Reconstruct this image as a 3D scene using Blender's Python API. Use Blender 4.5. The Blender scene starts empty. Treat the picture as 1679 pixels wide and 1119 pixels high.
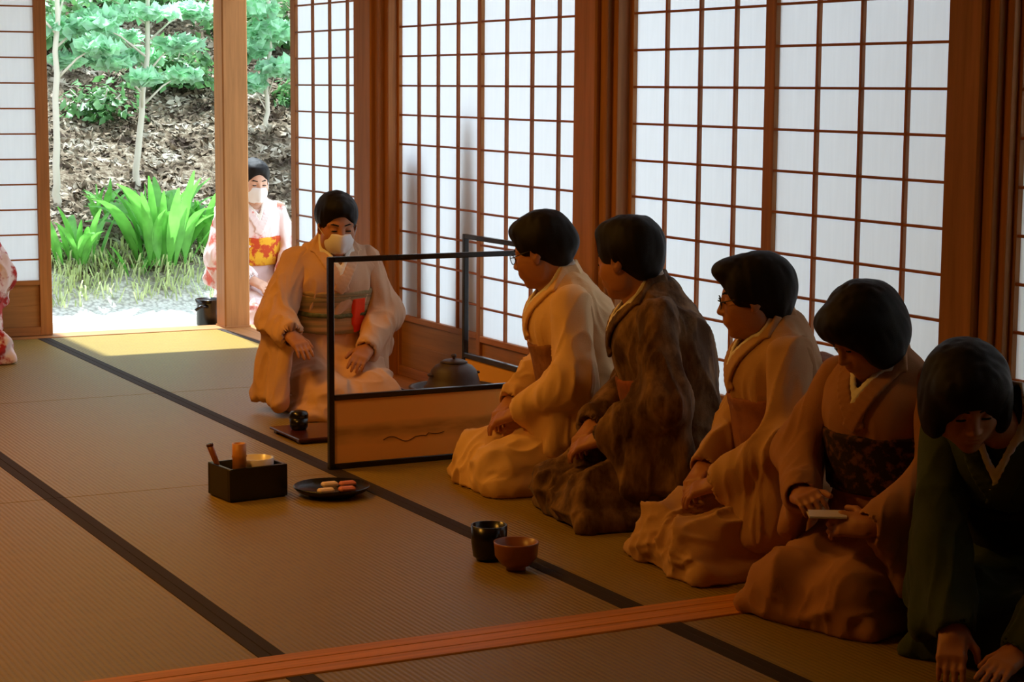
import bpy, bmesh, math, random
import numpy as np
from mathutils import Vector, Matrix

random.seed(7)
rng = np.random.default_rng(7)
S = bpy.context.scene
C = S.collection

# ------------------------------------------------------------------ camera
F_PX, YAW, PITCH, ROLL, CAM_H = 3212.2, 0.48297, 0.12874, 0.00713, 1.2844
fw = Vector((math.cos(YAW) * math.cos(PITCH), -math.sin(YAW) * math.cos(PITCH), -math.sin(PITCH)))
rt = Vector((-math.sin(YAW), -math.cos(YAW), 0))
up = rt.cross(fw)
r2 = rt * math.cos(ROLL) + up * math.sin(ROLL)
u2 = -rt * math.sin(ROLL) + up * math.cos(ROLL)
cam = bpy.data.objects.new('camera', bpy.data.cameras.new('camera'))
C.objects.link(cam)
cam.data.sensor_width = 36
cam.data.lens = F_PX / 1679 * 36
cam.data.clip_start = 0.05
cam.matrix_world = Matrix(((r2.x, u2.x, -fw.x, 0), (r2.y, u2.y, -fw.y, 0), (r2.z, u2.z, -fw.z, CAM_H), (0, 0, 0, 1)))
S.camera = cam

# ------------------------------------------------------------------ world, sun, lamps, exposure
SKY_STRENGTH, SUN_ENERGY, LAMP_POWER = 3.0, 13.0, 41.0
SUN_EL, SUN_AZ = math.radians(63), math.radians(-5)
wd = bpy.data.worlds.new('world')
S.world = wd
wd.use_nodes = True
bg = wd.node_tree.nodes['Background']
bg.inputs['Color'].default_value = (0.70, 0.85, 1.0, 1)
bg.inputs['Strength'].default_value = SKY_STRENGTH
sd = bpy.data.lights.new('sun', 'SUN')
sd.energy = SUN_ENERGY
sd.angle = math.radians(1.2)
sd.color = (0.84, 0.94, 1.0)
sun = bpy.data.objects.new('sun', sd)
C.objects.link(sun)
sdir = Vector((math.cos(SUN_AZ) * math.cos(SUN_EL), math.sin(SUN_AZ) * math.cos(SUN_EL), math.sin(SUN_EL)))
sun.rotation_euler = sdir.to_track_quat('Z', 'Y').to_euler()


def lamp(x, y, z, w, power, col):
    d = bpy.data.lights.new('ceiling_lamp_light', 'AREA')
    d.shape = 'DISK'
    d.size = w
    d.energy = power
    d.color = col
    o = bpy.data.objects.new('ceiling_lamp_light', d)
    C.objects.link(o)
    o.location = (x, y, z)
    return o


lamp(5.0, -0.5, 2.36, 0.6, LAMP_POWER * 0.68, (1.0, 0.43, 0.055))
lamp(6.9, -1.35, 2.36, 0.6, LAMP_POWER * 0.75, (1.0, 0.45, 0.065))
S.view_settings.view_transform = 'Standard'
S.view_settings.look = 'None'
S.view_settings.gamma = 1
S.view_settings.use_curve_mapping = False
S.view_settings.exposure = 0.0
S.cycles.use_denoising = True
S.cycles.max_bounces = 7
S.cycles.diffuse_bounces = 4
S.cycles.glossy_bounces = 3
S.cycles.transmission_bounces = 5
S.cycles.sample_clamp_indirect = 6
S.cycles.caustics_reflective = False
S.cycles.caustics_refractive = False


# ------------------------------------------------------------------ materials
def mat(name, base, rough=0.6, spec=0.3, build=None, **kw):
    m = bpy.data.materials.new(name)
    m.use_nodes = True
    nt = m.node_tree
    b = nt.nodes['Principled BSDF']
    b.inputs['Base Color'].default_value = (*base, 1)
    b.inputs['Roughness'].default_value = rough
    b.inputs['Specular IOR Level'].default_value = spec
    for k, v in kw.items():
        b.inputs[k].default_value = v
    if build:
        build(nt, b, base)
    return m


def N(nt, kind, **kw):
    n = nt.nodes.new(kind)
    for k, v in kw.items():
        if k in n.inputs:
            n.inputs[k].default_value = v
        else:
            setattr(n, k, v)
    return n


def ramp(nt, fac, stops):
    r = nt.nodes.new('ShaderNodeValToRGB')
    while len(r.color_ramp.elements) < len(stops):
        r.color_ramp.elements.new(0.5)
    for e, (p, c) in zip(r.color_ramp.elements, stops):
        e.position = p
        e.color = (*c, 1)
    nt.links.new(fac, r.inputs['Fac'])
    return r.outputs['Color']


def coords(nt, scale=(1, 1, 1), kind='Object', rot=(0, 0, 0)):
    t = nt.nodes.new('ShaderNodeTexCoord')
    mp = nt.nodes.new('ShaderNodeMapping')
    mp.inputs['Scale'].default_value = scale
    mp.inputs['Rotation'].default_value = rot
    nt.links.new(t.outputs[kind], mp.inputs['Vector'])
    return mp.outputs['Vector']


def bump(nt, b, h, strength=0.3, dist=0.01):
    n = nt.nodes.new('ShaderNodeBump')
    n.inputs['Strength'].default_value = strength
    n.inputs['Distance'].default_value = dist
    nt.links.new(h, n.inputs['Height'])
    nt.links.new(n.outputs['Normal'], b.inputs['Normal'])


def mul(c, f):
    return tuple(x * f for x in c)


def grain(axis, amt=0.35, sc=60):
    def f(nt, b, base):
        s = [sc, sc, sc]
        s['xyz'.index(axis)] = 2.0
        v = coords(nt, s)
        no = N(nt, 'ShaderNodeTexNoise', Scale=1.0, Detail=4.0, Roughness=0.6)
        nt.links.new(v, no.inputs['Vector'])
        oi = nt.nodes.new('ShaderNodeObjectInfo')
        ad = N(nt, 'ShaderNodeMath', operation='MULTIPLY_ADD')
        nt.links.new(oi.outputs['Random'], ad.inputs[0])
        ad.inputs[1].default_value = 0.18
        nt.links.new(no.outputs['Fac'], ad.inputs[2])
        c = ramp(nt, ad.outputs[0], [(0.3, mul(base, 1 - amt)), (0.75, mul(base, 1 + amt * 0.5))])
        nt.links.new(c, b.inputs['Base Color'])
        bump(nt, b, no.outputs['Fac'], 0.12, 0.003)
    return f


WOOD = (0.42, 0.175, 0.050)
M = {}
for ax in 'xyz':
    M['wood_' + ax] = mat('cedar wood grain ' + ax, WOOD, 0.5, 0.3, grain(ax))
    M['kumiko_' + ax] = mat('thin cedar strip ' + ax, (0.34, 0.115, 0.032), 0.5, 0.3, grain(ax))
M['post'] = mat('cypress post', (0.42, 0.19, 0.065), 0.5, 0.15, grain('z', 0.3, 30))
M['sill'] = mat('threshold wood', (0.60, 0.235, 0.040), 0.5, 0.15, grain('y', 0.3, 70))
M['board'] = mat('hip board wood', (0.42, 0.20, 0.065), 0.5, 0.3, grain('x', 0.25, 35))
M['deck'] = mat('weathered veranda boards', (0.30, 0.29, 0.24), 0.6, 0.3, grain('y', 0.2, 40))
M['plaster'] = mat('clay plaster', (0.50, 0.33, 0.14), 0.9, 0.1)
M['ceil'] = mat('ceiling boards', (0.45, 0.24, 0.08), 0.6, 0.2, grain('x', 0.25, 30))
M['lacquer'] = mat('black lacquer', (0.006, 0.005, 0.005), 0.25, 0.5)
M['lacquer_red'] = mat('dark red lacquer', (0.06, 0.010, 0.006), 0.25, 0.5)
M['iron'] = mat('cast iron', (0.05, 0.026, 0.018), 0.45, 0.5,
                lambda nt, b, base: bump(nt, b, N(nt, 'ShaderNodeTexNoise', Scale=140.0).outputs['Fac'], 0.3, 0.003))
M['clay'] = mat('brown glazed clay', (0.28, 0.095, 0.035), 0.35, 0.5)
M['bamboo'] = mat('bamboo', (0.55, 0.24, 0.07), 0.4, 0.4, grain('z', 0.25, 40))
M['porcelain'] = mat('white porcelain', (0.75, 0.68, 0.6), 0.25, 0.5)
M['ash'] = mat('pale ash', (0.45, 0.36, 0.28), 0.95, 0.0)
M['sweet_pink'] = mat('pink sweet', (0.65, 0.22, 0.16), 0.6, 0.2)
M['sweet_white'] = mat('white sweet', (0.80, 0.62, 0.5), 0.6, 0.2)
M['black'] = mat('black cloth', (0.006, 0.006, 0.006), 0.8, 0.1)


def paper_mat():
    m = bpy.data.materials.new('shoji paper')
    m.use_nodes = True
    nt = m.node_tree
    for n in list(nt.nodes):
        nt.nodes.remove(n)
    out = nt.nodes.new('ShaderNodeOutputMaterial')
    v = coords(nt, (60, 60, 4))
    no = N(nt, 'ShaderNodeTexNoise', Scale=1.0, Detail=3.0)
    nt.links.new(v, no.inputs['Vector'])
    col = ramp(nt, no.outputs['Fac'], [(0.3, (0.80, 0.81, 0.82)), (0.7, (0.835, 0.845, 0.855))])
    t = nt.nodes.new('ShaderNodeBsdfTranslucent')
    d = nt.nodes.new('ShaderNodeBsdfDiffuse')
    nt.links.new(col, t.inputs['Color'])
    nt.links.new(col, d.inputs['Color'])
    mx = nt.nodes.new('ShaderNodeMixShader')
    mx.inputs[0].default_value = 0.18
    nt.links.new(t.outputs[0], mx.inputs[1])
    nt.links.new(d.outputs[0], mx.inputs[2])
    nt.links.new(mx.outputs[0], out.inputs['Surface'])
    return m


M['paper'] = paper_mat()


def tatami_build(nt, b, base):
    v = coords(nt, (1, 1, 1))
    w = N(nt, 'ShaderNodeTexWave', Scale=21.0, Distortion=0.3, bands_direction='Y')
    w.inputs['Detail'].default_value = 1.0
    nt.links.new(v, w.inputs['Vector'])
    v2 = coords(nt, (14, 260, 14))
    no = N(nt, 'ShaderNodeTexNoise', Scale=1.0, Detail=3.0)
    nt.links.new(v2, no.inputs['Vector'])
    v3 = coords(nt, (90, 3, 1))
    n3 = N(nt, 'ShaderNodeTexNoise', Scale=1.0, Detail=2.0)
    nt.links.new(v3, n3.inputs['Vector'])
    a = N(nt, 'ShaderNodeMath', operation='MULTIPLY_ADD')
    nt.links.new(w.outputs['Fac'], a.inputs[0])
    a.inputs[1].default_value = 0.35
    nt.links.new(no.outputs['Fac'], a.inputs[2])
    a2 = N(nt, 'ShaderNodeMath', operation='MULTIPLY_ADD')
    nt.links.new(n3.outputs['Fac'], a2.inputs[0])
    a2.inputs[1].default_value = 0.5
    nt.links.new(a.outputs[0], a2.inputs[2])
    c = ramp(nt, a2.outputs[0], [(0.45, mul(base, 0.72)), (1.05, mul(base, 1.2))])
    nt.links.new(c, b.inputs['Base Color'])
    bump(nt, b, w.outputs['Fac'], 0.25, 0.004)


M['tatami'] = mat('tatami rush', (0.235, 0.152, 0.019), 0.42, 0.20, tatami_build, **{'Sheen Weight': 0.05, 'Sheen Roughness': 0.35})
M['heri'] = mat('tatami border cloth', (0.030, 0.016, 0.008), 0.75, 0.2)


# ------------------------------------------------------------------ object helpers
def tag(o, label=None, cat=None, group=None, kind=None):
    if label: o['label'] = label
    if cat: o['category'] = cat
    if group: o['group'] = group
    if kind: o['kind'] = kind
    return o


def empty(name, loc=(0, 0, 0), rz=0.0, label=None, cat=None, group=None, sc=1.0):
    o = bpy.data.objects.new(name, None)
    C.objects.link(o)
    o.location = loc
    o.rotation_euler = (0, 0, rz)
    o.scale = (sc, sc, sc)
    o.empty_display_size = 0.1
    return tag(o, label, cat, group)


def link(name, me, m, parent=None, smooth=False, kind=None):
    if m is not None and len(me.materials) == 0:
        me.materials.append(m)
    if smooth:
        me.polygons.foreach_set('use_smooth', np.ones(len(me.polygons), dtype=bool))
    o = bpy.data.objects.new(name, me)
    C.objects.link(o)
    if parent is not None:
        o.parent = parent
    if kind:
        o['kind'] = kind
    return o


def from_np(name, V, Fq, m, parent=None, smooth=True, kind=None):
    me = bpy.data.meshes.new(name)
    V = np.asarray(V, np.float32)
    Fq = np.asarray(Fq, np.int32)
    k = Fq.shape[1]
    me.vertices.add(len(V))
    me.vertices.foreach_set('co', V.ravel())
    me.loops.add(Fq.size)
    me.loops.foreach_set('vertex_index', Fq.ravel())
    me.polygons.add(len(Fq))
    me.polygons.foreach_set('loop_start', np.arange(0, Fq.size, k, dtype=np.int32))
    me.polygons.foreach_set('loop_total', np.full(len(Fq), k, dtype=np.int32))
    me.update(calc_edges=True)
    me.validate()
    return link(name, me, m, parent, smooth, kind)


def bm_box(bm, lo, hi, bev=0.0):
    lo, hi = Vector(lo), Vector(hi)
    r = bmesh.ops.create_cube(bm, size=1.0)
    for v in r['verts']:
        v.co = Vector([(lo[i] + hi[i]) / 2 + v.co[i] * (hi[i] - lo[i]) for i in range(3)])
    if bev > 0:
        es = list({e for v in r['verts'] for e in v.link_edges})
        bmesh.ops.bevel(bm, geom=es, offset=bev, segments=1, affect='EDGES')


def to_me(bm, name):
    me = bpy.data.meshes.new(name)
    bm.to_mesh(me)
    bm.free()
    return me


def box(name, lo, hi, m, parent=None, bev=0.002, kind=None):
    bm = bmesh.new()
    bm_box(bm, lo, hi, bev)
    return link(name, to_me(bm, name), m, parent, kind=kind)


def lathe(name, prof, m, parent=None, seg=40, loc=(0, 0, 0), rot=None):
    V, Fq = [], []
    n = len(prof)
    for i in range(seg):
        a = 2 * math.pi * i / seg
        for r, z in prof:
            V.append((r * math.cos(a), r * math.sin(a), z))
    for i in range(seg):
        j = (i + 1) % seg
        for k in range(n - 1):
            Fq.append((i * n + k, j * n + k, j * n + k + 1, i * n + k + 1))
    V = np.array(V)
    if rot is not None:
        V = V @ np.array(rot.to_3x3()).T
    V += np.array(loc)
    o = from_np(name, V, Fq, m, parent)
    return o


def tube_np(pts, rad, seg=8, closed=False):
    P = np.asarray(pts, float)
    n = len(P)
    R = np.broadcast_to(np.asarray(rad, float), (n,))
    T = np.gradient(P, axis=0) if not closed else np.roll(P, -1, 0) - np.roll(P, 1, 0)
    T /= np.linalg.norm(T, axis=1, keepdims=True) + 1e-9
    V = []
    ref = np.array([0.3, 0.2, 0.93])
    for i in range(n):
        a = np.cross(T[i], ref)
        if np.linalg.norm(a) < 0.1:
            a = np.cross(T[i], [1, 0, 0])
        a /= np.linalg.norm(a)
        b = np.cross(T[i], a)
        for k in range(seg):
            t = 2 * math.pi * k / seg
            V.append(P[i] + R[i] * (math.cos(t) * a + math.sin(t) * b))
    Fq = []
    for i in range(n if closed else n - 1):
        j = (i + 1) % n
        for k in range(seg):
            l = (k + 1) % seg
            Fq.append((i * seg + k, i * seg + l, j * seg + l, j * seg + k))
    if not closed:
        for i, s in ((0, 1), (n - 1, -1)):
            V.append(P[i])
            c = len(V) - 1
            for k in range(seg):
                l = (k + 1) % seg
                q = (c, i * seg + l, i * seg + k, i * seg + k) if s > 0 else (c, i * seg + k, i * seg + l, i * seg + l)
                Fq.append(q)
    return np.array(V), np.array(Fq)


def tube(name, pts, rad, m, parent=None, seg=8, closed=False):
    V, Fq = tube_np(pts, rad, seg, closed)
    me = bpy.data.meshes.new(name)
    me.from_pydata(V.tolist(), [], [list(dict.fromkeys(f)) for f in Fq.tolist()])
    return link(name, me, m, parent, True)


# ------------------------------------------------------------------ distance-field sculpting
def vnoise(p, seed):
    r = np.random.default_rng(seed).random((32, 32, 32)).astype(np.float32)
    i = np.floor(p).astype(int)
    f = p - i
    f = f * f * (3 - 2 * f)
    o = 0
    for dx in (0, 1):
        for dy in (0, 1):
            for dz in (0, 1):
                w = (f[:, 0] if dx else 1 - f[:, 0]) * (f[:, 1] if dy else 1 - f[:, 1]) * (f[:, 2] if dz else 1 - f[:, 2])
                o = o + w * r[(i[:, 0] + dx) % 32, (i[:, 1] + dy) % 32, (i[:, 2] + dz) % 32]
    return o


A = lambda *a: np.array(a, np.float32)


class Field:
    def __init__(s, lo, hi, h):
        s.lo = np.array(lo, np.float32)
        s.h = h
        n = np.ceil((np.array(hi) - s.lo) / h).astype(int) + 1
        s.n = n
        s.F = np.full(n, 0.3, np.float32)
        s.ax = [(s.lo[i] + h * np.arange(n[i])).astype(np.float32) for i in range(3)]

    def copy(s):
        o = object.__new__(Field)
        o.__dict__.update(s.__dict__)
        o.F = s.F.copy()
        return o

    def _sl(s, lo, hi, pad):
        a = np.clip(np.floor((np.array(lo) - pad - s.lo) / s.h).astype(int), 0, s.n)
        b = np.clip(np.ceil((np.array(hi) + pad - s.lo) / s.h).astype(int) + 1, 0, s.n)
        if np.any(b <= a):
            return None
        sl = tuple(slice(a[i], b[i]) for i in range(3))
        g = [s.ax[0][sl[0]][:, None, None], s.ax[1][sl[1]][None, :, None], s.ax[2][sl[2]][None, None, :]]
        return sl, g

    def put(s, d, sl, k, sub):
        F = s.F[sl]
        if sub:
            a, b = -F, d
        else:
            a, b = F, d
        if k > 0:
            h = np.clip(0.5 + 0.5 * (b - a) / k, 0, 1)
            r = b * (1 - h) + a * h - k * h * (1 - h)
        else:
            r = np.minimum(a, b)
        s.F[sl] = -r if sub else r

    def cap(s, a, b, ra, rb=None, k=0.03, sub=False, sc=(1, 1, 1)):
        rb = ra if rb is None else rb
        a, b = np.array(a, np.float32), np.array(b, np.float32)
        R = max(ra, rb) / min(sc)
        q = s._sl(np.minimum(a, b) - R, np.maximum(a, b) + R, k + 2.5 * s.h)
        if q is None: return s
        sl, g = q
        ab = (b - a) * np.array(sc, np.float32)
        p = [(g[i] - a[i]) * sc[i] for i in range(3)]
        t = np.clip((p[0] * ab[0] + p[1] * ab[1] + p[2] * ab[2]) / (float(ab @ ab) + 1e-9), 0, 1)
        d = np.sqrt(sum((p[i] - ab[i] * t) ** 2 for i in range(3))) - (ra + (rb - ra) * t)
        s.put(d, sl, k, sub)
        return s

    def ell(s, c, r, R=None, k=0.03, sub=False):
        c, r = np.array(c, np.float32), np.array(r, np.float32)
        m = r.max() if R is not None else r
        q = s._sl(c - m, c + m, k + 2.5 * s.h)
        if q is None: return s
        sl, g = q
        p = [g[i] - c[i] for i in range(3)]
        if R is not None:
            R = np.asarray(R, np.float32)
            p = [p[0] * R[0, i] + p[1] * R[1, i] + p[2] * R[2, i] for i in range(3)]
        k0 = np.sqrt(sum((p[i] / r[i]) ** 2 for i in range(3)))
        k1 = np.sqrt(sum((p[i] / r[i] ** 2) ** 2 for i in range(3))) + 1e-6
        s.put(k0 * (k0 - 1) / k1, sl, k, sub)
        return s

    def rbox(s, c, hf, rd, R=None, k=0.03, sub=False):
        c, hf = np.array(c, np.float32), np.array(hf, np.float32)
        m = float(np.linalg.norm(hf)) if R is not None else hf
        q = s._sl(c - m, c + m, k + 2.5 * s.h)
        if q is None: return s
        sl, g = q
        p = [g[i] - c[i] for i in range(3)]
        if R is not None:
            R = np.asarray(R, np.float32)
            p = [p[0] * R[0, i] + p[1] * R[1, i] + p[2] * R[2, i] for i in range(3)]
        e = [np.abs(p[i]) - (hf[i] - rd) for i in range(3)]
        d = np.sqrt(sum(np.maximum(x, 0) ** 2 for x in e)) + np.minimum(np.maximum(np.maximum(e[0], e[1]), e[2]), 0) - rd
        s.put(d, sl, k, sub)
        return s

    def tri(s, a, b, c, r, k=0.02, sub=False):
        a, b, c = (np.array(x, np.float32) for x in (a, b, c))
        q = s._sl(np.minimum(np.minimum(a, b), c) - r, np.maximum(np.maximum(a, b), c) + r, k + 2.5 * s.h)
        if q is None: return s
        sl, g = q
        nor = np.cross(b - a, a - c)
        dot = lambda u, v: u[0] * v[0] + u[1] * v[1] + u[2] * v[2]
        sgn, seg = 0, None
        for e0, e1 in ((a, b), (b, c), (c, a)):
            e = e1 - e0
            p = [g[i] - e0[i] for i in range(3)]
            sgn = sgn + np.sign(dot(np.cross(e, nor), p))
            t = np.clip(dot(e, p) / (float(e @ e) + 1e-9), 0, 1)
            dd = sum((p[i] - e[i] * t) ** 2 for i in range(3))
            seg = dd if seg is None else np.minimum(seg, dd)
        pa = [g[i] - a[i] for i in range(3)]
        pl = dot(nor, pa) ** 2 / (float(nor @ nor) + 1e-12)
        s.put(np.sqrt(np.where(sgn < 2, seg, pl)) - r, sl, k, sub)
        return s

    def quad(s, a, b, c, d, r, k=0.02, sub=False):
        return s.tri(a, b, c, r, k, sub).tri(a, c, d, r, k, sub)

    def mesh(s):
        F = s.F
        ins = F < 0
        n = s.n
        cnt = np.zeros(n - 1, np.int8)
        for dx in (0, 1):
            for dy in (0, 1):
                for dz in (0, 1):
                    cnt += ins[dx:n[0] - 1 + dx, dy:n[1] - 1 + dy, dz:n[2] - 1 + dz]
        act = np.argwhere((cnt > 0) & (cnt < 8))
        idx = np.full(n - 1, -1, np.int32)
        idx[tuple(act.T)] = np.arange(len(act))
        co = [(dx, dy, dz) for dx in (0, 1) for dy in (0, 1) for dz in (0, 1)]
        val = np.stack([F[act[:, 0] + c[0], act[:, 1] + c[1], act[:, 2] + c[2]] for c in co], 1)
        acc = np.zeros((len(act), 3), np.float32)
        num = np.zeros(len(act), np.float32)
        ca = np.array(co, np.float32)
        for i in range(8):
            for j in range(i + 1, 8):
                if sum(abs(co[i][q] - co[j][q]) for q in range(3)) != 1: continue
                m = (val[:, i] < 0) != (val[:, j] < 0)
                t = val[m, i] / (val[m, i] - val[m, j])
                acc[m] += ca[i] + (ca[j] - ca[i]) * t[:, None]
                num[m] += 1
        V = s.lo + s.h * (act + acc / num[:, None])
        Q = []
        for ax in range(3):
            u, v = (ax + 1) % 3, (ax + 2) % 3
            sh = [slice(1, n[i] - 1) for i in range(3)]
            s0, s1 = list(sh), list(sh)
            s0[ax] = slice(0, n[ax] - 1)
            s1[ax] = slice(1, n[ax])
            a, b = ins[tuple(s0)], ins[tuple(s1)]
            e = np.argwhere(a != b)
            if len(e) == 0: continue
            fl = a[tuple(e.T)]
            off = np.ones(3, int)
            off[ax] = 0
            e = e + off
            du, dv = np.zeros(3, int), np.zeros(3, int)
            du[u], dv[v] = 1, 1
            q = np.stack([idx[tuple((e - du - dv).T)], idx[tuple((e - dv).T)], idx[tuple(e.T)], idx[tuple((e - du).T)]], 1)
            q[~fl] = q[~fl][:, ::-1]
            Q.append(q)
        Q = np.concatenate(Q)
        return V.astype(np.float32), Q[(Q >= 0).all(1)]

    def grad_at(s, V):
        i = np.clip(np.round((V - s.lo) / s.h).astype(int), 1, s.n - 2)
        F = s.F
        x, y, z = i.T
        g = np.stack([F[x + 1, y, z] - F[x - 1, y, z], F[x, y + 1, z] - F[x, y - 1, z], F[x, y, z + 1] - F[x, y, z - 1]], 1)
        return g / (np.linalg.norm(g, axis=1, keepdims=True) + 1e-9)

    def front(s, y, z):
        j = int(round((y - s.lo[1]) / s.h))
        k = int(round((z - s.lo[2]) / s.h))
        col = s.F[:, j, k]
        w = np.where(col < 0)[0]
        return float(s.ax[0][w[-1]]) if len(w) else 0.0


def folds(V, Nn, amp, freq, along, seed, squash=0.15, sharp=2.0):
    """creases that run along a direction: ridged noise, stretched that way"""
    d = np.array(along, float)
    d /= np.linalg.norm(d)
    warp = np.stack([vnoise(V * 6 + 5 + 9 * q, seed + 40 + q) for q in range(3)], 1) - 0.5
    Vw = V + warp * 0.075
    p = Vw - (1 - squash) * np.outer(Vw @ d, d)
    n = vnoise(p * freq + 11, seed)
    n2 = vnoise(p * freq * 2.2 + 3, seed + 2)
    env = 0.35 + 1.1 * vnoise(V * 5 + 17, seed + 7)
    r = (1 - np.abs(2 * n - 1)) ** sharp
    r2 = (1 - np.abs(2 * n2 - 1)) ** sharp
    return V + Nn * (amp * env * ((r - 0.35) + 0.45 * (r2 - 0.35)))[:, None]


def rotm(yaw=0, pitch=0, roll=0):
    cy, sy, cp, sp, cr, sr = math.cos(yaw), math.sin(yaw), math.cos(pitch), math.sin(pitch), math.cos(roll), math.sin(roll)
    Rz = np.array([[cy, -sy, 0], [sy, cy, 0], [0, 0, 1]])
    Ry = np.array([[cp, 0, sp], [0, 1, 0], [-sp, 0, cp]])
    Rx = np.array([[1, 0, 0], [0, cr, -sr], [0, sr, cr]])
    return Rz @ Ry @ Rx


# ------------------------------------------------------------------ room shell
WY, BX = -3.55, 9.95          # right wall plane, far plane
W = 0.955
Y1 = -2.482                   # first cloth border line
ROW, Z3 = 0.1276, 1.2892

floor = empty('floor')
floor['kind'] = 'structure'
base = box('subfloor', (-2.5, WY - 0.1, -0.12), (9.95, 3.3, -0.03), M['ceil'], floor, 0)
mat_me = {}


def tatami(x0, x1, y0, y1):
    key = (round(x1 - x0, 3), round(y1 - y0, 3))
    cx, cy = (x0 + x1) / 2, (y0 + y1) / 2
    lx, ly = (x1 - x0) / 2 - 0.001, (y1 - y0) / 2 - 0.001
    if key not in mat_me:
        bm = bmesh.new()
        bm_box(bm, (-lx, -ly, -0.03), (lx, ly, 0.0), 0.003)
        a = to_me(bm, 'tatami_mat')
        a.materials.append(M['tatami'])
        bm = bmesh.new()
        bm_box(bm, (-lx, -0.016, -0.028), (lx, 0.016, 0.0015), 0.001)
        b = to_me(bm, 'border')
        b.materials.append(M['heri'])
        mat_me[key] = (a, b, ly)
    a, b, ly = mat_me[key]
    o = bpy.data.objects.new('tatami_mat', a)
    C.objects.link(o)
    o.parent = floor
    o.location = (cx, cy, 0)
    for s in (-1, 1):
        h = bpy.data.objects.new('border', b)
        C.objects.link(h)
        h.parent = o
        h.location = (0, s * (ly - 0.0155), 0)


for r in range(-1, 6):
    y0 = Y1 + r * W
    tatami(7.89, 9.865, y0, y0 + W)
    tatami(5.98, 7.89, y0, y0 + W)
    tatami(4.07, 5.98, y0, y0 + W)
    tatami(1.99, 3.905, y0, y0 + W)
    tatami(0.08, 1.99, y0, y0 + W)
    tatami(-2.0, 0.08, y0, y0 + W)
th = empty('trim_1')
th['kind'] = 'structure'
for i in range(3):
    x = 3.906 + i * 0.0547
    box('sill_strip', (x, -3.45, -0.03), (x + 0.0535, 3.2, 0.003), M['sill'], th, 0.0025)
sill_r = empty('trim_2')
sill_r['kind'] = 'structure'
box('wall_sill', (-2, WY - 0.09, -0.03), (9.15, -3.438, 0.004), M['wood_x'], sill_r, 0.002)
box('wall_sill', (9.15, WY - 0.09, -0.03), (9.87, -3.438, 0.004), M['wood_x'], sill_r, 0.002)
sill_b = empty('trim_3')
sill_b['kind'] = 'structure'
box('far_sill', (9.867, WY - 0.09, -0.03), (10.03, 3.2, 0.004), M['wood_y'], sill_b, 0.002)

ceiling = box('ceiling', (-2.6, WY - 0.6, 2.45), (10.0, 3.3, 2.55), M['ceil'])
ceiling['kind'] = 'structure'
for nm, lo, hi in (('wall_left', (-2.6, 3.2, -0.1), (10.0, 3.3, 2.5)), ('wall_near', (-2.6, WY - 0.1, -0.1), (-2.5, 3.3, 2.5))):
    box(nm, lo, hi, M['plaster'], None, 0)['kind'] = 'structure'
wr = empty('wall_right')
wr['kind'] = 'structure'
box('lintel', (-2.5, WY - 0.06, 1.80), (10.0, WY + 0.06, 1.90), M['wood_x'], wr, 0.003)
box('upper_wall', (-2.5, WY - 0.03, 1.90), (10.0, WY + 0.03, 2.45), M['plaster'], wr, 0)
wb = empty('wall_back')
wb['kind'] = 'structure'
box('lintel', (BX - 0.06, WY, 1.80), (BX + 0.06, 3.2, 1.90), M['wood_y'], wb, 0.003)
box('upper_wall', (BX - 0.03, WY, 1.90), (BX + 0.03, 3.2, 2.45), M['plaster'], wb, 0)


# posts along the right wall: a square column and a narrower jamb on its near side
def wall_post(x_far, x_near, label):
    t = empty('wooden_post', ((x_far + x_near) / 2, WY, 0), 0, label, 'post', 'posts along the paper screen wall')
    a, b = (x_far - x_near) / 2, 0
    w = x_far - x_near
    box('column', (a - w * 0.66, -0.05, 0), (a, 0.055, 1.80), M['post'], t, 0.006)
    box('jamb', (a - w * 0.86, -0.06, 0), (a - w * 0.66, 0.035, 1.80), M['post'], t, 0.003)
    box('door_stop', (-a, -0.05, 0), (a - w * 0.86, 0.012, 1.80), M['wood_z'], t, 0.002)
    return t


wall_post(8.225, 7.935, 'square cedar post behind the masked hostess, farthest of the wall posts')
wall_post(6.205, 5.965, 'square cedar post behind the guest in brown, middle of the wall posts')
wall_post(4.165, 3.955, 'wide dark cedar post behind the two nearest guests')
p = empty('corner_pillar', (9.87, -3.523, 0), 0, 'sunlit square cedar pillar at the garden opening', 'pillar')
box('column', (0.0, -0.07, 0.0), (0.14, 0.07, 1.80), M['post'], p, 0.007)
box('base_plate', (-0.004, -0.073, 0.0), (0.144, 0.073, 0.012), M['wood_y'], p, 0.002)


# ------------------------------------------------------------------ shoji screens
pane_me = {}


def shared(name, key, size, m, bev=0.001):
    k = (name, key, m.name)
    if k not in pane_me:
        bm = bmesh.new()
        bm_box(bm, [-s / 2 for s in size], [s / 2 for s in size], bev)
        me = to_me(bm, name)
        me.materials.append(m)
        pane_me[k] = me
    return pane_me[k]


def place(name, me, loc, parent):
    o = bpy.data.objects.new(name, me)
    C.objects.link(o)
    o.location = loc
    o.parent = parent
    return o


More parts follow.
